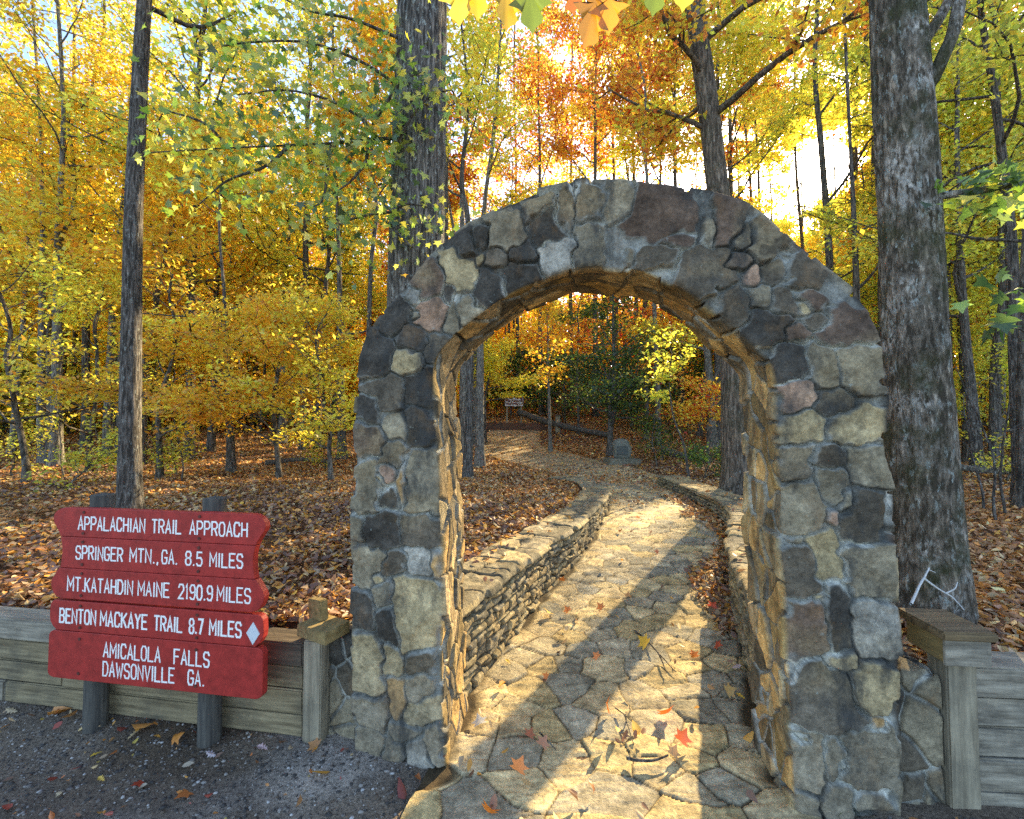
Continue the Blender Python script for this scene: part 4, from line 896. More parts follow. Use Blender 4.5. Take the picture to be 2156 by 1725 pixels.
def sprig(root, name, twigs, n, size, spec, d_off, shape=STAR, pend=.9, seed=1, spread=.09, tw_r=.006, limbs=True):
    g = np.random.default_rng(seed); lines = [spline([pt(*p) for p in t], 14) for t in twigs]
    if limbs:
        tb = TB()
        for L in lines: tb.tube(L, np.linspace(tw_r, tw_r * .3, 14), 6)
        tb.mk("twigs", M_BARK_DARK, root)
    P = leaves_on(lines, n, g, spread, spread * .8); d_ = P - np.array([0, 0, EYE]); d_ /= np.linalg.norm(d_, axis=1)[:, None]; P = P[d_ @ SUN < .994]; n = len(P)
    T = g.normal(0, .6, (n, 3)); T[:, 2] -= pend; Nn = g.normal(0, .7, (n, 3)) + np.array([0, -.6, .4])
    V, Fc, c = shape_leaves(shape, P, size * g.uniform(.65, 1.25, n), palette(spec, n, g), T, Nn, .2)
    mk(name, V, Fc, M_LEAF, root, c)
tw = [[(838, 292, 4.), (780, 293, 3.9), (700, 302, 3.8), (610, 306, 3.7), (480, 312, 3.6), (310, 322, 3.5)], [(700, 302, 3.8), (690, 350, 3.7), (680, 420, 3.65), (650, 440, 3.6)], [(775, 296, 3.9), (770, 340, 3.8), (740, 380, 3.75), (700, 410, 3.7)], [(790, 292, 3.9), (760, 250, 3.8), (690, 210, 3.7), (600, 190, 3.6), (500, 200, 3.5)],
      [(838, 180, 4.), (760, 130, 3.9), (650, 90, 3.8), (520, 90, 3.7), (400, 110, 3.6)], [(838, 80, 4.), (740, 40, 3.9), (640, 20, 3.8), (560, -30, 3.7)], [(838, 446, 4.), (780, 452, 3.9), (720, 470, 3.8), (675, 510, 3.75)], [(838, 300, 3.85), (870, 240, 3.75), (910, 200, 3.7), (950, 190, 3.7)], [(790, 250, 3.8), (850, 170, 3.7), (900, 150, 3.7)],
      [(820, 445, 3.8), (860, 430, 3.75), (915, 440, 3.75)], [(820, 470, 3.8), (845, 500, 3.75), (880, 530, 3.75)], [(610, 306, 3.7), (560, 350, 3.6), (480, 380, 3.6), (420, 430, 3.5)], [(480, 312, 3.6), (430, 260, 3.6), (340, 230, 3.5)]]
sprig(t2, "star_shaped_foliage", tw, 2300, .06, [('ygrn', 2), ('yell', 1), ('grn', 7), ('olive', 6), ('gold', 1), ('dgrn', 2)], 0, seed=21, spread=.2, tw_r=.017)
sprig(t3, "maple_foliage", [[(1985, 412, 2.6), (2030, 380, 2.5), (2080, 350, 2.45)], [(2040, 404, 2.5), (2100, 360, 2.4), (2170, 330, 2.4)], [(2100, 395, 2.5), (2130, 420, 2.4), (2180, 440, 2.4)]], 80, .075, [('grn', 5), ('dgrn', 2), ('ygrn', 1.5)], 0, seed=22, spread=.09)
mp = empty("maple_sapling", (pt(2215, 900, 2.3)[0], 2.3, .6)); tag(mp, "green-leaved maple sprig poking in at the right edge beside the big trunk", "sapling")
MB().tube([pt(2230, 1250, 2.3), pt(2222, 950, 2.3), pt(2205, 600, 2.3), pt(2190, 480, 2.3)], [.02, .016, .012, .008], 8).build("stem", M_BARK_DARK, mp, True)
sprig(mp, "foliage", [[(2212, 760, 2.3), (2160, 700, 2.2), (2110, 690, 2.15)], [(2208, 650, 2.3), (2160, 610, 2.2), (2090, 625, 2.15)], [(2210, 700, 2.3), (2170, 650, 2.2), (2130, 650, 2.2)]], 34, .085, [('grn', 4), ('dgrn', 5)], 0, seed=23, spread=.07)
# leaves hanging into the top of the frame from a bough overhead
ob = empty("oak_bough", pt(1150, -90, 1.5)); tag(ob, "oak bough overhead with orange and green lobed leaves hanging into the top of the view", "branch")
MB().tube(spline([pt(760, -200, 1.9), pt(1000, -95, 1.5), (pt(1250, -75, 1.42)), pt(1480, -130, 1.5)], 16), np.linspace(.016, .006, 16), 8).build("twig", M_BARK_DARK, ob, True)
for (x0, y0, x1, y1, c) in ((1262, -55, 1238, 92, 'orng'), (1285, -50, 1281, 62, 'orng'), (1110, -75, 1122, 58, 'grn'), (1060, -80, 1072, 52, 'gold'), (985, -90, 962, 42, 'yell'), (1000, -90, 1006, 30, 'gold'), (1385, -90, 1378, 22, 'grn'), (1215, -70, 1205, 20, 'rust'), (1450, -100, 1440, 12, 'ygrn')):
    a, b = pt(x0, y0, 1.42), pt(x1, y1, 1.36); L = np.linalg.norm(b - a); gg = np.random.default_rng(x0)
    V, Fc, cc = shape_leaves(OAK, a[None], np.array([L * 1.0]), np.array([C_[c]]) * .55, (b - a)[None], np.array([[gg.uniform(-.5, .5), -1, gg.uniform(-.2, .5)]]), .25)
    mk("leaf", V, Fc, M_LEAF, ob, cc)

# ---- mid-distance trees with their own look
def at(px, d): x = pt(px, 900, d)[0]; return (x, d, hz(x, d))
GOLD = [('gold', 6), ('yell', 4), ('orng', 1.2), ('ygrn', 1)]; YG = [('ygrn', 5), ('yell', 4), ('gold', 2), ('olive', 2)]; RUST = [('rust', 4), ('orng', 3), ('gold', 2), ('red', 1)]; ORG = [('orng', 4), ('gold', 6), ('yell', 1)]; YEL = [('yell', 6), ('gold', 3), ('ygrn', 2)]
OLV = [('olive', 4), ('ygrn', 4), ('yell', 2), ('gold', 1)]; EVG = [('dgrn', 8), ('olive', 1), ('grn', 1)]
def pxpath(pix, d):
    P = [pt(px, py, d) for px, py in pix]; P[0][2] = hz(P[0][0], d) - .1; return P
tree(at(118, 12), 10.5, .15, "pale forked trunk with high crooked limbs near the left edge", None, [('orng', 2), ('gold', 3), ('ygrn', 3)], 201, path=pxpath([(118, 990), (119, 860), (123, 500), (133, 260), (125, 60), (110, -150)], 12), crown0=.5, nb=14, blen=3.6, nl=4200, bark=M_BARK_PALE, sides=18)
tree(at(88, 13), 11, .11, "slender pale straight trunk at far left, left of the forked one", None, [('orng', 2), ('gold', 3), ('ygrn', 3)], 202, path=pxpath([(92, 990), (86, 860), (90, 500), (84, 250), (70, 30), (60, -150)], 13), crown0=.5, nb=12, blen=3.2, nl=3400, bark=M_BARK_PALE, sides=16)
tree(at(228, 14), 9.5, .13, "pale trunk just left of the slim dark tree behind the sign", None, GOLD, 203, path=pxpath([(225, 990), (228, 860), (240, 600), (262, 380), (280, 100)], 14), crown0=.45, nb=12, blen=3, nl=4000, bark=M_BARK_PALE, sides=16)
tree(at(487, 10.5), 5.6, .1, "golden beech with a dark slim trunk and broad layered crown, midway between sign and arch", None, GOLD, 204, path=pxpath([(487, 1012), (484, 900), (472, 620), (462, 480), (470, 330)], 10.5), crown0=.28, nb=26, blen=2.7, nsub=6, nl=11000, ls=.1, bark=M_BARK_DARK, spread=.22, vert=.06)
tree(at(716, 13.5), 9, .14, "dark straight trunk between the golden beech and the left pillar", None, GOLD, 205, path=pxpath([(721, 975), (718, 860), (714, 560), (705, 300), (700, 50)], 13.5), crown0=.3, nb=18, blen=2.6, nl=6000, bark=M_BARK_DARK)
tree(at(594, 18), 11, .16, "grey trunk seen through gold leaves between the beech and the big oak", None, GOLD, 206, crown0=.35, nb=16, blen=3, nl=4500, bark=M_BARK_PALE)
tree(at(340, 9.2), 4.4, .06, "low orange understory beech right of the slim dark trunk", None, ORG, 207, crown0=.2, nb=20, blen=2.1, nsub=5, nl=7000, ls=.095, spread=.2, vert=.05)
tree(at(590, 9.4), 4.0, .055, "low orange-gold understory beech close to the left pillar", None, ORG, 208, crown0=.18, nb=20, blen=2., nsub=5, nl=7000, ls=.095, spread=.2, vert=.05)
tree(at(60, 8.6), 4.6, .06, "low golden understory beech at the left edge", None, GOLD, 209, crown0=.2, nb=20, blen=2.2, nsub=5, nl=7500, ls=.095, spread=.2, vert=.05)
tree(at(190, 10.5), 4.8, .06, "golden understory beech behind the pale forked trunk", None, YEL, 210, crown0=.2, nb=20, blen=2.3, nsub=5, nl=7000, ls=.1, spread=.2, vert=.05)
tree(at(700, 9), 3.6, .05, "yellow understory tree against the left pillar", None, YEL, 211, crown0=.2, nb=18, blen=1.7, nsub=5, nl=5500, ls=.095, spread=.2, vert=.05)
# under the arch
tree(at(1157, 15.2), 4.7, .07, "slim pale-barked young tree with orange leaves at the path's fork, left of the boulder", None, ORG, 220, path=pxpath([(1159, 952), (1157, 880), (1155, 800), (1153, 700), (1150, 640)], 15.2), crown0=.45, nb=14, blen=1.2, nl=1500, ls=.13, bark=M_BARK_PALE)
tree(at(1284, 14.3), 5.2, .11, "dark evergreen tree standing right behind the memorial boulder", None, EVG, 221, path=pxpath([(1284, 965), (1286, 880), (1292, 780), (1290, 600)], 14.3), crown0=.25, nb=26, blen=2.3, nsub=5, nl=7000, ls=.12, bark=M_BARK_DARK)
tree(at(1450, 9.3), 2.6, .025, "leaning sapling with yellow-green leaves left of the tall brown trunk", None, [('ygrn', 6), ('yell', 4), ('grn', 1)], 222, path=pxpath([(1452, 1005), (1440, 940), (1416, 870), (1410, 780), (1425, 700)], 9.3), crown0=.3, nb=16, blen=1.15, nsub=5, nl=2600, ls=.1, bark=M_BARK_DARK, spread=.16, vert=.05)
tree(at(1490, 12.5), 4.2, .04, "small tree with red-orange and yellow leaves behind the tall brown trunk", None, [('orng', 5), ('red', 2), ('yell', 4)], 223, crown0=.25, nb=16, blen=1.3, nl=3400, ls=.1)
tree(at(1022, 17.5), 5.2, .06, "slender tree with bright yellow leaves at the left of the view through the arch", None, [('yell', 6), ('ygrn', 4)], 224, crown0=.3, nb=18, blen=1.7, nsub=5, nl=4800, ls=.13, bark=M_BARK_DARK, minz=2.75)
tree(at(978, 13), 9, .17, "pale blazed trunk just inside the left pillar", None, GOLD, 225, crown0=.6, nb=8, blen=2.4, nl=1500, bark=M_BARK_PALE, sides=18)
tree(at(1006, 17), 10, .22, "dark thick trunk behind the tall square post, inside the left pillar", None, GOLD, 226, crown0=.6, nb=8, blen=2.6, nl=1600, bark=M_BARK_OAK, sides=18)
tree(at(1217, 19), 7, .06, "thin dark trunk between the orange young tree and the evergreen", None, RUST, 227, crown0=.45, nb=12, blen=2, nl=2600, ls=.14, bark=M_BARK_DARK)
tree(at(1360, 18), 6, .09, "rust-leaved tree right of the evergreen in the view through the arch", None, RUST, 228, crown0=.4, nb=14, blen=2.2, nl=3800, ls=.14)
for i, (px, d, h, lb) in enumerate(((1075, 27, 4.6, "dark green holly bush behind the brown direction sign"), (1190, 23, 3.2, "dark green holly bush beyond the fallen log"), (1330, 21, 4.6, "broad dark evergreen bush beyond the boulder"), (1420, 24, 5.6, "dark evergreen bush deep in the woods right of the boulder"), (1250, 26, 6.2, "tall dark evergreen at the centre of the view through the arch"), (1150, 27, 6, "tall dark evergreen left of centre in the view through the arch"), (1510, 26, 6, "dark evergreen half hidden by the leaning brown trunk"),
                           (470, 24, 3, "dark green bush low behind the golden beech"), (640, 19, 2.2, "green bush low in the woods left of the pillar"), (20, 20, 3, "dark bush deep in the woods at the left edge"), (330, 24, 3, "dark bush deep behind the slim dark trunk"))):
    tree(at(px, d), h, .06, lb, None, EVG if i < 7 else [('dgrn', 4), ('olive', 2), ('grn', 2)], 240 + i, crown0=.06, nb=26, blen=2.3, nsub=5, nl=4200, ls=.17, bark=M_BARK_DARK, name="evergreen_tree" if i < 7 else "bush", cat="evergreen" if i < 7 else "bush", spread=.28, vert=.22)
# right of the arch
tree(at(2058, 9), 9, .1, "slim leaning trunk curving up at the far right", None, OLV, 260, path=pxpath([(2152, 1040), (2140, 800), (2128, 500), (2100, 250), (2062, 0), (2050, -150)], 6.5), crown0=.5, nb=12, blen=2.4, nl=3000, ls=.1, bark=M_BARK_DARK)
tree(at(2150, 6), 6, .1, "reddish-brown broken trunk cut by the right edge of the view", None, YEL, 261, path=pxpath([(2160, 1070), (2158, 760), (2162, 500), (2175, 100)], 6.), crown0=.5, nb=8, blen=2, nl=900, ls=.1)
tree(at(2052, 10), 9, .12, "dark leaning trunk on the leaf slope right of the big mossy trunk", None, OLV, 262, path=pxpath([(2058, 940), (2042, 800), (2025, 600), (2015, 300), (2020, 0)], 10), crown0=.4, nb=14, blen=2.6, nl=4000, bark=M_BARK_DARK)
tree(at(1805, 11), 8.5, .13, "grey trunk between the arch's right shoulder and the big mossy trunk", None, YG, 263, path=pxpath([(1812, 960), (1805, 700), (1800, 500), (1785, 200), (1775, -50)], 11), crown0=.35, nb=15, blen=2.6, nl=4200)
tree(at(1862, 14), 9, .12, "thin grey trunk seen close along the left side of the big mossy trunk", None, YG, 264, crown0=.4, nb=14, blen=2.8, nl=4200)
tree(at(2095, 12), 4.6, .05, "yellow-green understory tree at the far right", None, YG, 265, crown0=.15, nb=20, blen=2.2, nsub=5, nl=5500, ls=.1, spread=.2, vert=.06)
tree(at(1985, 15), 5, .05, "olive understory tree right behind the big mossy trunk", None, OLV, 266, crown0=.15, nb=20, blen=2.4, nsub=5, nl=5500, ls=.11, spread=.2, vert=.06)
tree(at(1030, 9.5), 9.5, .1, "crooked twin-limbed dark trunk just right of the massive grey trunk", None, [('gold', 3), ('ygrn', 3), ('yell', 2)], 267, path=pxpath([(985, 990), (990, 700), (985, 470), (972, 380), (985, 200), (960, -40)], 9.5), crown0=.45, nb=14, blen=2.8, nl=3600, bark=M_BARK_DARK)
tree(at(1020, 12), 11, .13, "grey bare-sided trunk leaning right beside the massive grey trunk", None, YEL, 268, path=pxpath([(1010, 985), (1012, 700), (1020, 440), (1038, 300), (1052, 100), (1060, -100)], 12), crown0=.45, nb=14, blen=3, nl=3800, bark=M_BARK_PALE)

# ---- the rest of the nearer forest: individual trees by side and colour
g = np.random.default_rng(500)
SP = {'L': [("golden-crowned tree with a thin grey trunk standing in the woods left of the arch", GOLD, "golden trees in the woods left of the arch", 9), ("yellow-green crowned tree with a thin trunk standing in the woods left of the arch", YG, "yellow-green trees in the woods left of the arch", 6), ("orange-crowned tree with a thin trunk standing in the woods left of the arch", ORG, "orange trees in the woods left of the arch", 6)],
      'C': [("rust-red crowned tree showing above the crown of the arch", RUST, "rust-red trees behind the crown of the arch", 7), ("yellow crowned tree showing above the crown of the arch", YEL, "yellow trees behind the crown of the arch", 6)],
      'R': [("yellow-green crowned tree with a thin grey trunk in the woods right of the arch", YG, "yellow-green trees in the woods right of the arch", 8), ("olive crowned tree with a thin trunk in the woods right of the arch", OLV, "olive trees in the woods right of the arch", 5), ("rust and orange crowned tree in the woods right of the arch", RUST, "rust trees in the woods right of the arch", 4)]}
RG = {'L': (-160, 800), 'C': (830, 1000), 'R': (1600, 2330)}
used = []
si = 600
for side_, lst in SP.items():
    for lb, spec, grp, n in lst:
        for _ in range(n):
            for tr in range(60):
                px = g.uniform(*RG[side_]); d = g.uniform(11, 27) if side_ != 'C' else g.uniform(16, 32)
                x = pt(px, 900, d)[0]
                if side_ == 'C' and _ % 2: px += 520; x = pt(px, 900, d)[0]
                if not corridor(x, d) and all(math.hypot(x - a, d - b) > 1.3 for a, b in used): break
            used.append((x, d)); si += 1
            tree((x, d, hz(x, d)), g.uniform(9, 16), g.uniform(.07, .17), lb, grp, spec, si, lean=(g.normal(0, .04), g.normal(0, .03)), crown0=g.uniform(.22, .45), nb=17, blen=g.uniform(2.4, 3.6), nl=int(6500 if side_ == 'L' else 5200), ls=.12 + .0025 * d, bark=[M_BARK_FAR, M_BARK_PALE, M_BARK_DARK][si % 3], spread=.3, vert=.16, wander=.16, sides=9)

# ---- tall canopy trees whose crowns close the sky
for i, (px, d, h, spec, lb) in enumerate(((935, 14, 19, YEL, "tall yellow-crowned tree reaching above the view just right of the massive grey trunk"), (1140, 27, 30, RUST, "tall rust-crowned tree above the left part of the arch crown"), (1255, 25, 28, RUST, "tall rust and gold tree above the top of the arch"), (1345, 28, 31, YG, "tall yellow-green tree above the arch, left of the leaning brown trunk"), (1436, 23, 27, RUST, "tall red-brown crowned tree beside the leaning brown trunk"), (1512, 17, 20, YG, "tall yellow-green tree left of the sun, beyond the leaning brown trunk"), (1768, 14, 19, YEL, "tall yellow tree whose crown surrounds the sun"), (1870, 17, 20, YG, "tall yellow-green tree right of the sun, just left of the mossy trunk"), (2040, 13, 18, OLV, "tall olive-crowned tree right of the big mossy trunk"), (2140, 15, 19, RUST, "tall tree with some rust leaves at the upper right edge"), (1705, 29, 30, YG, "very tall yellow-green tree straight below the sun, deep in the woods"), (1960, 17, 21, YG, "tall yellow-green tree hidden to mid height by the big mossy trunk"), (1815, 24, 27, YEL, "tall yellow tree deep in the woods right of the sun"), (1615, 32, 33, RUST, "very tall rust and gold tree deep in the woods left of the sun"), (1540, 22, 26, YEL, "tall yellow tree showing right beside the leaning brown trunk"), (2100, 20, 24, YG, "tall yellow-green tree behind the maple leaves at the right edge"), (1090, 31, 33, YEL, "very tall yellow tree deep behind the arch crown's left part"), (1205, 33, 36, GOLD, "very tall golden tree deep behind the top of the arch"), (1300, 31, 34, RUST, "very tall rust-red tree deep behind the arch crown's right part"), (1395, 34, 36, YG, "very tall yellow-green tree deep behind the arch, nearest the leaning brown trunk"), (1640, 44, 30, YEL, "yellow tree far below and left of the sun, deepest in the woods"), (1700, 48, 33, YG, "yellow-green tree far below the sun, deepest in the woods"), (1765, 45, 31, YEL, "yellow tree far below and right of the sun, deepest in the woods"), (1830, 50, 34, YG, "yellow-green tree far behind the left edge of the big mossy trunk"), (1725, 56, 38, YEL, "tallest and farthest yellow tree right behind the sun's glare"), (1600, 52, 35, YG, "yellow-green tree far off between the leaning brown trunk and the sun"), (640, 16, 19, YG, "tall yellow-green tree behind the starry-leaved bough"), (400, 14, 18, YG, "tall yellow-green tree right of the slim dark trunk"), (180, 17, 19, GOLD, "tall golden tree above the forked pale trunk"))):
    tree(at(px, d), h, .15, lb, None, spec, 2300 + i, crown0=.28, nb=24, blen=4.2 if d < 20 else 6.2, nsub=5, nl=9500 if d < 20 else 12000, ls=.15 if d < 20 else .2 if d < 40 else .3, bark=[M_BARK_FAR, M_BARK_DARK][i % 2], spread=.34, vert=.2, sides=10)

# ---- far woods as one mass
g = np.random.default_rng(900)
tb = TB(); LP = []; LC = []; LS = []
specs = [GOLD, YG, ORG, YEL, RUST, OLV]
for i in range(360):
    az = math.radians(g.uniform(-58, 58)); d = 26 + 40 * g.random() ** 1.2; x, y = d * math.sin(az), d * math.cos(az)
    if y < 12 or (y < 33 and 990 < CX + F_ * x / y < 1480) or (corridor(x, y) and y < 42): continue
    z = hz(x, y); h = g.uniform(11, 22) + (g.uniform(0, 6) if 12 < math.degrees(az) < 50 else 0); r = g.uniform(.06, .17); ln = g.normal(0, .03, 2)
    t = np.linspace(0, 1, 6); P = np.stack([x + ln[0] * h * t + g.normal(0, .08, 6), y + ln[1] * h * t, z - .2 + h * t], -1); tb.tube(P, r * (1 - .75 * t), 6)
    n = 1500; pxx = CX + F_ * x / y
    w = [3, 1.8, 1.2, 2.2, .4, .5] if pxx < 800 else [1.2, 1, 1.4, 2, 2.2, .6] if pxx < 1560 else [1, 2.4, .4, 2, .8, 2.2]
    sp = specs[g.choice(6, p=np.array(w) / sum(w))]
    nc = 40; cc = np.stack([g.normal(0, 1.8, nc), g.normal(0, 1.8, nc), g.uniform(.03, 1.02, nc) ** 1.2 * h], -1); k = g.integers(0, nc, n)
    Q = np.array([x, y, z]) + cc[k] + g.normal(0, 1, (n, 3)) * np.array([.7, .7, .3])
    LP.append(Q); LC.append(palette(sp, n, g)); LS.append((.16 + .0045 * d) * g.uniform(.7, 1.3, n))
LP, LC, LS = np.vstack(LP), np.vstack(LC), np.concatenate(LS); el_ = np.degrees(np.arctan2(LP[:, 2] - EYE, np.hypot(LP[:, 0], LP[:, 1]))); hg_ = LP[:, 2] - height(LP[:, 0], LP[:, 1]); ok = in_view(LP) & lit_mask(LP, g) & ((hg_ < 9) | (g.random(len(LP)) < .4)); LP, LC, LS = LP[ok], LC[ok], LS[ok]
fw = empty("distant_woods", (0, 40, hz(0, 40))); tag(fw, "mass of thin trunks and autumn leaves deep in the forest", "woods", None, "stuff")
o = tb.mk("trunks", M_BARK_FAR, fw); o['kind'] = 'stuff'
V, Fc, c = leaf_mesh(LP, LS, LC, g, asp=.7); o = mk("foliage", V, Fc, M_LEAF, fw, c); o['kind'] = 'stuff'
print("LEAVES", NLEAF[0], len(LP))

# ---- thin bare saplings and twiggy stems in the middle ground
for i, (px, d, h, lb) in enumerate(((1010 - 870, 9.6, 3.0, "thin bare pale sapling right of the pale forked trunk"), (700, 10.5, 2.6, "thin bare pale sapling beside the yellow understory tree"), (2090, 5.2, 2.0, "thin twiggy bare stem rising from the leaf litter at far right"), (2110, 5.6, 2.3, "tallest of the twiggy bare stems at far right"), (2065, 5.9, 1.7, "shortest twiggy bare stem right of the big mossy trunk"), (1385, 11.5, 1.6, "thin bare twig stem right of the memorial boulder"), (385, 9, 1.7, "thin bare stem beside the low orange beech"))):
    gg = np.random.default_rng(1300 + i); b0 = np.array(at(px, d)); rt = empty("bare_sapling", b0); tag(rt, lb, "sapling")
    P = branch_path(b0 - np.array([0, 0, .05]), (gg.normal(0, .12), gg.normal(0, .1), 1), h, gg, 12, .09); tb = TB(); tb.tube(P, np.linspace(.017, .004, len(P)), 6)
    for k in range(9):
        j = gg.integers(3, len(P) - 1); tb.tube(branch_path(P[j], (gg.normal(), gg.normal(), .8), h * gg.uniform(.12, .35), gg, 6, .25), np.linspace(.007, .002, 7), 4)
    tb.mk("stem", M_BARK_PALE if i < 2 else M_BARK_DARK, rt)
# ---- undergrowth bushes along the floor
for i, (px, d, spec, lb) in enumerate(((150, 7.8, YG, "yellow-green low shrub on the leaf floor left of the sign's slim tree"), (375, 9.5, YG, "small green shrub at the foot of the low orange beech"), (690, 11.5, YG, "green-yellow low shrub by the left pillar"), (1395, 13, [('grn', 3), ('dgrn', 3), ('olive', 2)], "small dark green shrub right of the grey log"), (1480, 9.6, [('grn', 3), ('dgrn', 4)], "small dark green shrub at the foot of the leaning sapling"), (1720, 9, YG, "yellow-green low shrub seen just right of the arch"), (2110, 9, YG, "yellow-green low shrub at far right"), (30, 9.5, YG, "yellow-green low shrub at the left edge"))):
    tree(at(px, d), 1.15, .014, lb, None, spec, 1400 + i, crown0=.1, nb=14, blen=.75, nsub=4, nl=900, ls=.075, name="shrub", cat="shrub", spread=.1, vert=.08)

# ------------------------------------------------------------------ leaf litter
g = np.random.default_rng(33)
LIT = np.array([(.4, .19, .07), (.52, .28, .11), (.58, .25, .06), (.62, .44, .2), (.28, .13, .065), (.46, .32, .18), (.66, .33, .06), (.22, .12, .075)])
def lit(P, size, col, name, label, g, tilt=.5, kind='stuff', asp=.62):
    n = len(P); nrm = g.normal(0, tilt, (n, 3)); nrm[:, 2] = 1; nrm /= np.linalg.norm(nrm, axis=1)[:, None]
    t = g.normal(0, 1, (n, 3)); t -= (t * nrm).sum(1)[:, None] * nrm; t /= np.linalg.norm(t, axis=1)[:, None]; b = np.cross(nrm, t); s = size[:, None]; f = g.uniform(-.18, .25, (n, 1)) * s; e = g.uniform(-.15, .25, (n, 1)) * s
    k = g.uniform(.3, .5, (n, 1)) * asp; sk = g.uniform(-.2, .2, (n, 1)) * s
    V = np.stack([P - t * s * .5 + nrm * e, P + b * s * k + t * (sk - .15 * s) + nrm * f, P + b * s * k * .8 + t * (sk + .2 * s) + nrm * f * .6, P + t * s * .5 + nrm * e * .5, P - b * s * k * .8 + t * (sk + .2 * s) + nrm * f * .7, P - b * s * k + t * (sk - .15 * s) + nrm * f], 1).reshape(-1, 3)
    i = np.arange(n)[:, None] * 6; Fc = np.vstack([i + np.array([[0, 1, 2, 3]]), i + np.array([[0, 3, 4, 5]])])
    o = mk(name, V, Fc, M_LITTER, None, np.repeat(col, 6, 0)); tag(o, label, "leaf litter", None, kind); return o
n = 230000; r = 1.5 + 29 * g.random(n) ** 1.75; az = np.radians(g.uniform(-62, 62, n)); x, y = r * np.sin(az), r * np.cos(az)
u = (x - OX) * U[0] + (y - OY) * U[1]; w = (x - OX) * N_[0] + (y - OY) * N_[1]
dl, dr = x - xl(y), xr(y) - x; onp = (dl > 0) & (dr > 0) & (y < 22)
pr = np.where(w < .16, 0, 1.); 
pr = np.where((np.abs(u + .1) < 1.4) & (w < .45), 0, pr)
pr = np.where(onp, np.where(y > 9.3, .5, .005 + .9 * ((dr < .34 + .22 * vnoise(np.stack([x * 2, y * 2, 0 * x], -1), 3)) & (y > 3.25) & (y < 8)) + .12 * (y > 7)), pr)
pr = np.where((y < 9.3) & (y > 2.3) & (((dl < 0) & (dl > -.42)) | ((dr < 0) & (dr > -.46))), .03, pr)       # wall tops
mossy = vnoise(np.stack([x * .9, y * .9, 0 * x], -1), 23); pr = np.where((mossy > .2) & (y < 7) & (x < -.3), pr * .45, pr)
ok = g.random(n) < pr; x, y, r, dl, dr = x[ok], y[ok], r[ok], dl[ok], dr[ok]; n = len(x)
onw = (y < 9.3) & (((dl < 0) & (dl > -.42)) | ((dr < 0) & (dr > -.46)))
onp = (dl > 0) & (dr > 0) & (y < 22)
z = np.where(onw, WALL_TOP + .035, np.where(onp & (y < 9.4), zp(y) + .03, height(x, y) + .012)) + .035 * g.random(n) * np.where(onp | onw, .5, 1)
ci = (np.clip(vnoise(np.stack([x * .5, y * .5, 0 * x], -1), 55) * .5 + .5 + g.normal(0, .3, n), 0, .999) * 8).astype(int)
col = np.clip(LIT[ci] * np.exp(g.normal(0, .25, (n, 1))), .01, .9)
lit(np.stack([x, y, z], -1), (.048 + .0032 * r) * g.uniform(.6, 1.35, n), col, "leaf_litter", "brown and orange fallen leaves carpeting the forest floor", g)
# sparse leaves and pebbles on the gravel in front
n = 2200; x = g.uniform(-3.6, 3.2, n); y = g.uniform(1.3, 2.9, n); u = (x - OX) * U[0] + (y - OY) * U[1]; w = (x - OX) * N_[0] + (y - OY) * N_[1]
band = np.exp(-np.abs(w + .05) / .16); ok = (w < -.03) & ((x < xl(y) - .05) | (x > xr(y) + .08)) & (g.random(n) < .16 + band * .9 * np.where(x < -1.9, 1.6, .4) + .5 * ((x > 1.3)))
x, y = x[ok], y[ok]; n = len(x); col = np.clip(np.vstack([LIT, [(.5, .42, .3), (.6, .45, .1), (.5, .16, .04), (.35, .08, .05)]])[g.integers(0, 12, n)] * np.exp(g.normal(0, .2, (n, 1))), .01, .9)
lit(np.stack([x, y, height(x, y) + .012 + .012 * g.random(n)], -1), .045 * np.exp(g.normal(-.35, .5, n)), col, "loose_leaves", "small dry leaves scattered over the dark gravel", g)
n = 26000; x = g.uniform(-3.9, 3.0, n); y = g.uniform(1.25, 2.95, n); w = (x - OX) * N_[0] + (y - OY) * N_[1]; ok = (w < .0) & ((x < xl(y) - .02) | (x > xr(y) + .02)); x, y = x[ok], y[ok]; n = len(x)
bm = bmesh.new(); bmesh.ops.create_icosphere(bm, subdivisions=1, radius=1); V0 = np.array([v.co[:] for v in bm.verts]); F0 = np.array([[v.index for v in f.verts] for f in bm.faces]); bm.free()
s = .0028 + .006 * g.random(n) ** 3; V = np.stack([x, y, height(x, y) + .0005], -1)[:, None] + V0[None] * (s[:, None] * np.exp(g.normal(0, .25, (n, 3))) * np.array([1.2, 1.2, .7]))[:, None, :] * (1 + g.normal(0, .14, (n, 12, 1)))
pc = np.clip(np.array([(.06, .055, .05), (.16, .14, .12), (.27, .245, .215), (.12, .09, .065), (.42, .4, .37)])[g.choice(5, n, p=[.36, .26, .15, .18, .05])], 0, 1)
o = mk("gravel", V.reshape(-1, 3), (np.arange(n)[:, None, None] * 12 + F0[None]).reshape(-1, 3), M_PEBBLE, None, np.repeat(pc, 12, 0)); tag(o, "loose dark grey gravel in front of the arch", "gravel", None, "stuff")

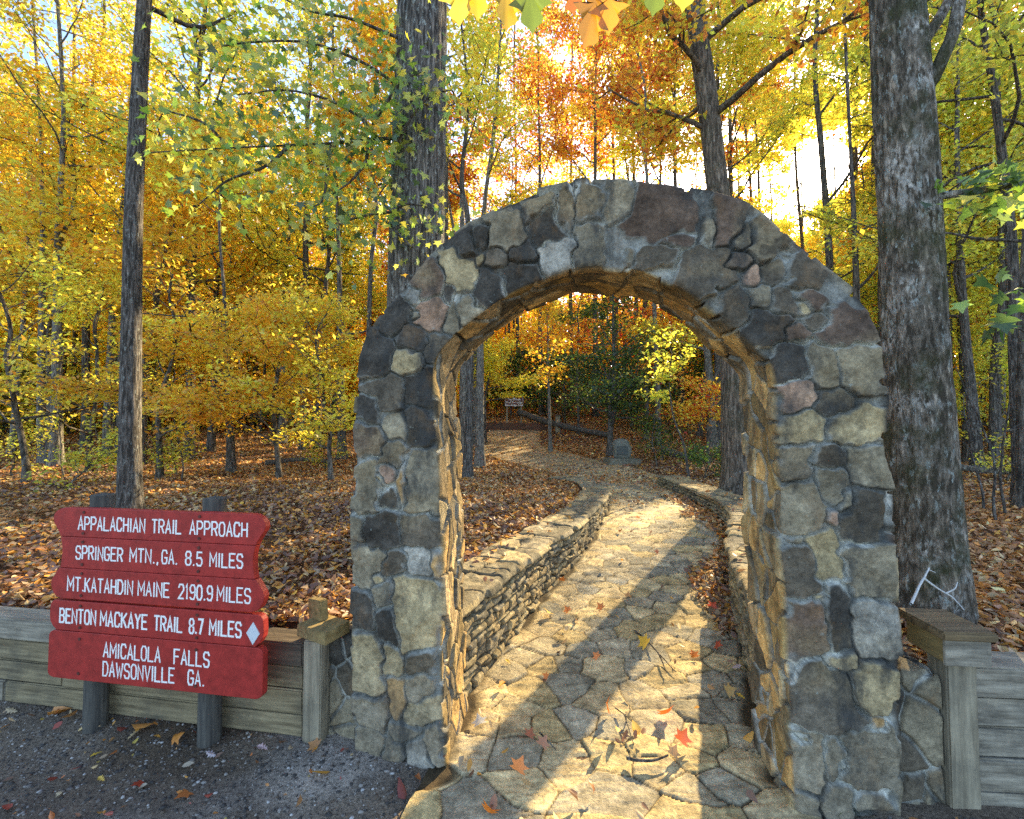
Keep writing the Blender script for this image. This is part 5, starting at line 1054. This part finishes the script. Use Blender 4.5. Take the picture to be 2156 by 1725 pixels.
# ------------------------------------------------------------------ single leaves one can point at
def cp(x, y): return 802 + .4293 * x, 1048.7 + .4293 * y     # crop of the path
def cg(x, y): return .428 * x, 987 + .428 * y                # crop of the gravel
def ground_at(px, py, path=True):
    r_ = ray(px, py); t = .5
    for k in range(4000):
        p = np.array([0, 0, EYE]) + r_ * t
        zz = (float(zp(p[1])) + .014) if path else hz(p[0], p[1])
        if p[2] < zz: return np.array([p[0], p[1], zz])
        t += .003
    return p
def single(xy, size, col, label, shape=STAR, up=.0, path=True, seed=1, grp=None):
    g = np.random.default_rng(seed + int(xy[0])); p = ground_at(*xy, path); a = g.uniform(0, 6.28)
    T = np.array([math.cos(a), math.sin(a), .12 + up]); Nn = np.array([g.normal(0, .3), -.3 - up, 1.0 - .5 * up])
    V, Fc, c = shape_leaves(shape, (p + np.array([0, 0, .02]))[None], np.array([size * .8]), np.array([col]), T[None], Nn[None], g.uniform(-.5, .5))
    zmin = V[:, 2].min(); V[:, 2] += p[2] + .004 - zmin
    o = mk("fallen_leaf", V, Fc, M_LITTER, None, c); tag(o, label, "leaf", grp or ("fallen leaves on the flagstones" if path else "fallen leaves on the gravel"))
OR, YE, BR, RD, PK, TN = (.75, .22, .03), (.75, .45, .05), (.28, .13, .06), (.45, .07, .03), (.5, .36, .33), (.5, .38, .22)
for xy, s, c, lb, sh, up in (((1305, 745), .105, YE, "golden leaf on the forked twig in the sunlit middle of the path", STAR, .8), ((1065, 800), .06, OR, "small orange leaf left of the forked twig, by the square flagstone", STAR, .8), ((1110, 1050), .09, OR, "orange curled leaf at the upper end of the twig cluster", STAR, .7), ((1395, 1065), .1, (.75, .16, .03), "bright orange-red leaf standing up right of the twig cluster", STAR, 1.2), ((1180, 1205), .1, BR, "brown lobed leaf just above the thick stick", OAK, .2),
    ((725, 1185), .06, (.4, .12, .04), "red-brown leaf on the left of the sunlit flags", STAR, .5), ((787, 1240), .07, (.45, .2, .1), "pinkish brown leaf beside the short dark twig", STAR, .5), ((668, 1360), .085, OR, "upright orange leaf on the broad flagstone at lower left", STAR, 1.4), ((1468, 1222), .09, (.7, .14, .04), "red-orange leaf right of the thick stick", STAR, .9), ((527, 1555), .08, OR, "orange leaf at the very bottom of the path", STAR, 1.), ((1432, 1290), .07, (.55, .3, .12), "tan leaf touching the thick stick's right end", STAR, .6),
    ((825, 570), .1, YE, "yellow leaf lying near the left wall", STAR, .2), ((922, 570), .07, OR, "orange leaf between the yellow leaf and the path's middle", STAR, .5), ((1087, 557), .08, (.6, .2, .04), "rusty orange leaf in the shade band across the path", STAR, .6), ((887, 408), .07, OR, "orange leaf at the foot of the left dry-stone wall", STAR, .5), ((1215, 495), .07, (.65, .3, .08), "orange-tan leaf farther up the middle of the path", STAR, .5), ((637, 820), .07, YE, "small yellow leaf in the shade beside the left wall", OAK, .2), ((818, 895), .05, OR, "tiny orange leaf in the shade at the path's left", STAR, .4), ((897, 660), .08, TN, "tan oval leaf left of the path's middle", OAK, .1),
    ((1640, 735), .08, RD, "dark red leaf in the shade by the right wall", STAR, .3), ((1720, 838), .08, PK, "pale pink leaf in the shade against the right wall", OAK, .3), ((1790, 992), .07, YE, "yellow leaf on the dirt at the right pillar", OAK, .2), ((1540, 785), .07, OR, "orange leaf at the right edge of the sunlight", STAR, .7), ((487, 1125), .08, (.55, .52, .46), "whitish leaf on the dark dirt by the left pillar", STAR, .2), ((548, 1135), .06, TN, "small tan leaf right of the whitish one by the left pillar", OAK, .2), ((1042, 1440), .05, BR, "small brown leaf on the broad lower flagstone", STAR, .3), ((1695, 975), .08, (.5, .3, .08), "ochre leaf on the shaded flags at right", STAR, .3), ((1262, 100), .07, OR, "orange leaf far up the path's middle", STAR, .4), ((1360, 275), .07, (.6, .18, .05), "reddish leaf far up the path, near the leaf drift", STAR, .4), ((1630, 480), .11, (.75, .3, .03), "big bright orange leaf on the leaf drift along the right wall", STAR, .6), ((1540, 420), .1, OR, "orange leaf at the drift's edge nearest the sunny flags", STAR, .6), ((1620, 555), .09, (.7, .12, .05), "red leaf at the near end of the leaf drift", STAR, .8)):
    single(cp(*xy), s, c, lb, sh, up)
for xy, s, c, lb, sh in (((1065, 1425), .075, (.5, .42, .42), "pale pinkish lobed leaf on the gravel below the sign's right post", OAK), ((1320, 1390), .085, (.48, .33, .32), "larger dusty pink lobed leaf on the gravel near the stone stub", OAK), ((620, 1345), .09, (.55, .4, .2), "long tan leaf on the gravel between the sign posts", OAK), ((510, 1395), .07, (.75, .5, .06), "yellow leaf on the gravel below the sign's left post", OAK), ((390, 1290), .08, (.6, .52, .08), "yellow-green leaf close to the timber wall at left", OAK), ((930, 1595), .08, (.6, .2, .05), "orange-brown leaf alone on the gravel at lower middle", STAR), ((515, 1545), .06, (.65, .42, .06), "small yellow leaf on the gravel at lower left", OAK), ((275, 1600), .07, TN, "tan leaf on the gravel at far lower left", OAK), ((850, 1350), .07, (.65, .25, .04), "orange leaf on the gravel between the posts and the stone stub", STAR), ((1560, 1380), .07, (.45, .22, .08), "brown leaf on the gravel near the left pillar's foot", STAR), ((90, 1205), .09, (.5, .38, .22), "pale tan leaf at the foot of the timber wall, far left", OAK), ((700, 1550), .06, RD, "dark red leaf on the gravel at lower middle", STAR)):
    single(cg(*xy), s, c, lb, sh, .12, False)
for xy, s, c, lb in (((1708, 1698), .1, (.65, .3, .04), "orange leaf standing against the right pillar's front corner"), ((2000, 1640), .1, (.5, .04, .05), "crimson leaf at the foot of the box-capped post"), ((2060, 1655), .08, (.5, .5, .5), "greyish white leaf at the foot of the pale timber wall")):
    single(xy, s, c, lb, STAR, .9, False, grp="fallen leaves by the right pillar")

# ------------------------------------------------------------------ twigs, dead branch, grass
def twig(label, lines, r, path=True, mat=None, name="fallen_twig", lift=.012):
    tb = TB()
    for L in lines:
        P = spline([ground_at(*q[:2], path) + np.array([0, 0, lift + (q[2] if len(q) > 2 else 0)]) for q in L], 14); tb.tube(P, np.linspace(r, r * .45, 14), 7, bump=r * .25, bf=(2, 30))
    o = tb.mk(name, mat or M_BARK_DARK, None); tag(o, label, "twig" if name == "fallen_twig" else "branch")
C2 = lambda *a: [(*cp(x, y), z) for x, y, z in a]
twig("longest forked twig lying across the sunlit flagstones", [C2((1245, 660, 0), (1300, 712, .01), (1360, 778, .012), (1445, 862, 0)), C2((1360, 778, .012), (1382, 825, .01), (1400, 870, 0))], .006)
twig("slim twig cluster beside the orange curled leaf", [C2((1150, 1045, .004), (1195, 1085, .01), (1250, 1130, .004)), C2((1195, 1085, .01), (1215, 1150, .008), (1240, 1225, 0)), C2((1210, 1098, .01), (1222, 1065, .012), (1216, 1025, .004))], .004)
twig("thick short stick lying on the lower flagstones", [C2((1205, 1288, 0), (1260, 1305, .005), (1340, 1305, .005), (1410, 1285, .01))], .009)
twig("short dark twig at left of the sunlit flagstones", [C2((780, 1165, .0), (805, 1205, .015), (860, 1250, 0))], .005)
def pxline(*a): return spline([pt(*q) for q in a], 16)
tb = TB()
for L, r in ((pxline((1918, 1272, 2.05), (1935, 1235, 2.15), (1948, 1212, 2.2), (1956, 1196, 2.25)), .007), (pxline((1945, 1218, 2.2), (1975, 1240, 2.2), (2005, 1258, 2.2), (2030, 1285, 2.15)), .005), (pxline((1990, 1250, 2.2), (2010, 1240, 2.22), (2016, 1226, 2.25)), .004), (pxline((1956, 1200, 2.25), (1970, 1206, 2.25)), .003)): tb.tube(L, np.linspace(r, r * .5, 16), 6, bump=r * .2, bf=(2, 20))
o = tb.mk("dead_branch", mat_paint("bleached_wood", (.5, .5, .47), .2, .8), None); tag(o, "bleached forked dead branch propped behind the box-capped post", "branch")
gg = np.random.default_rng(8); b0 = ground_at(1765, 1690, False); V = []; Fc = []
for k in range(120):
    a = gg.uniform(0, 6.28); L = gg.uniform(.05, .14); p = b0 + np.array([gg.normal(0, .035), gg.normal(0, .015) - .02, -.01]); dv = np.array([math.cos(a) * .8, math.sin(a) * .5 - .3, gg.uniform(.5, 1.2)]); dv /= np.linalg.norm(dv); s = np.cross(dv, [0, 0, 1]) * .0022
    m_ = p + dv * L * .55; e_ = p + dv * L + np.array([0, 0, -.25 * L]); i = len(V); V += [p - s, p + s, m_ + s * .8, m_ - s * .8, e_]; Fc += [(i, i + 1, i + 2, i + 3), (i + 3, i + 2, i + 4, i + 4)]
gq = [f for f in Fc if f[2] != f[3]]; gt = [f[:3] for f in Fc if f[2] == f[3]]
o = mk("grass_tuft", np.array(V), [np.array(gq), np.array(gt)], M_LEAF, None, np.clip(np.array([.12, .17, .05]) * np.exp(gg.normal(0, .3, (len(V), 1))), 0, 1)); tag(o, "small tuft of grass growing at the foot of the right pillar", "grass")
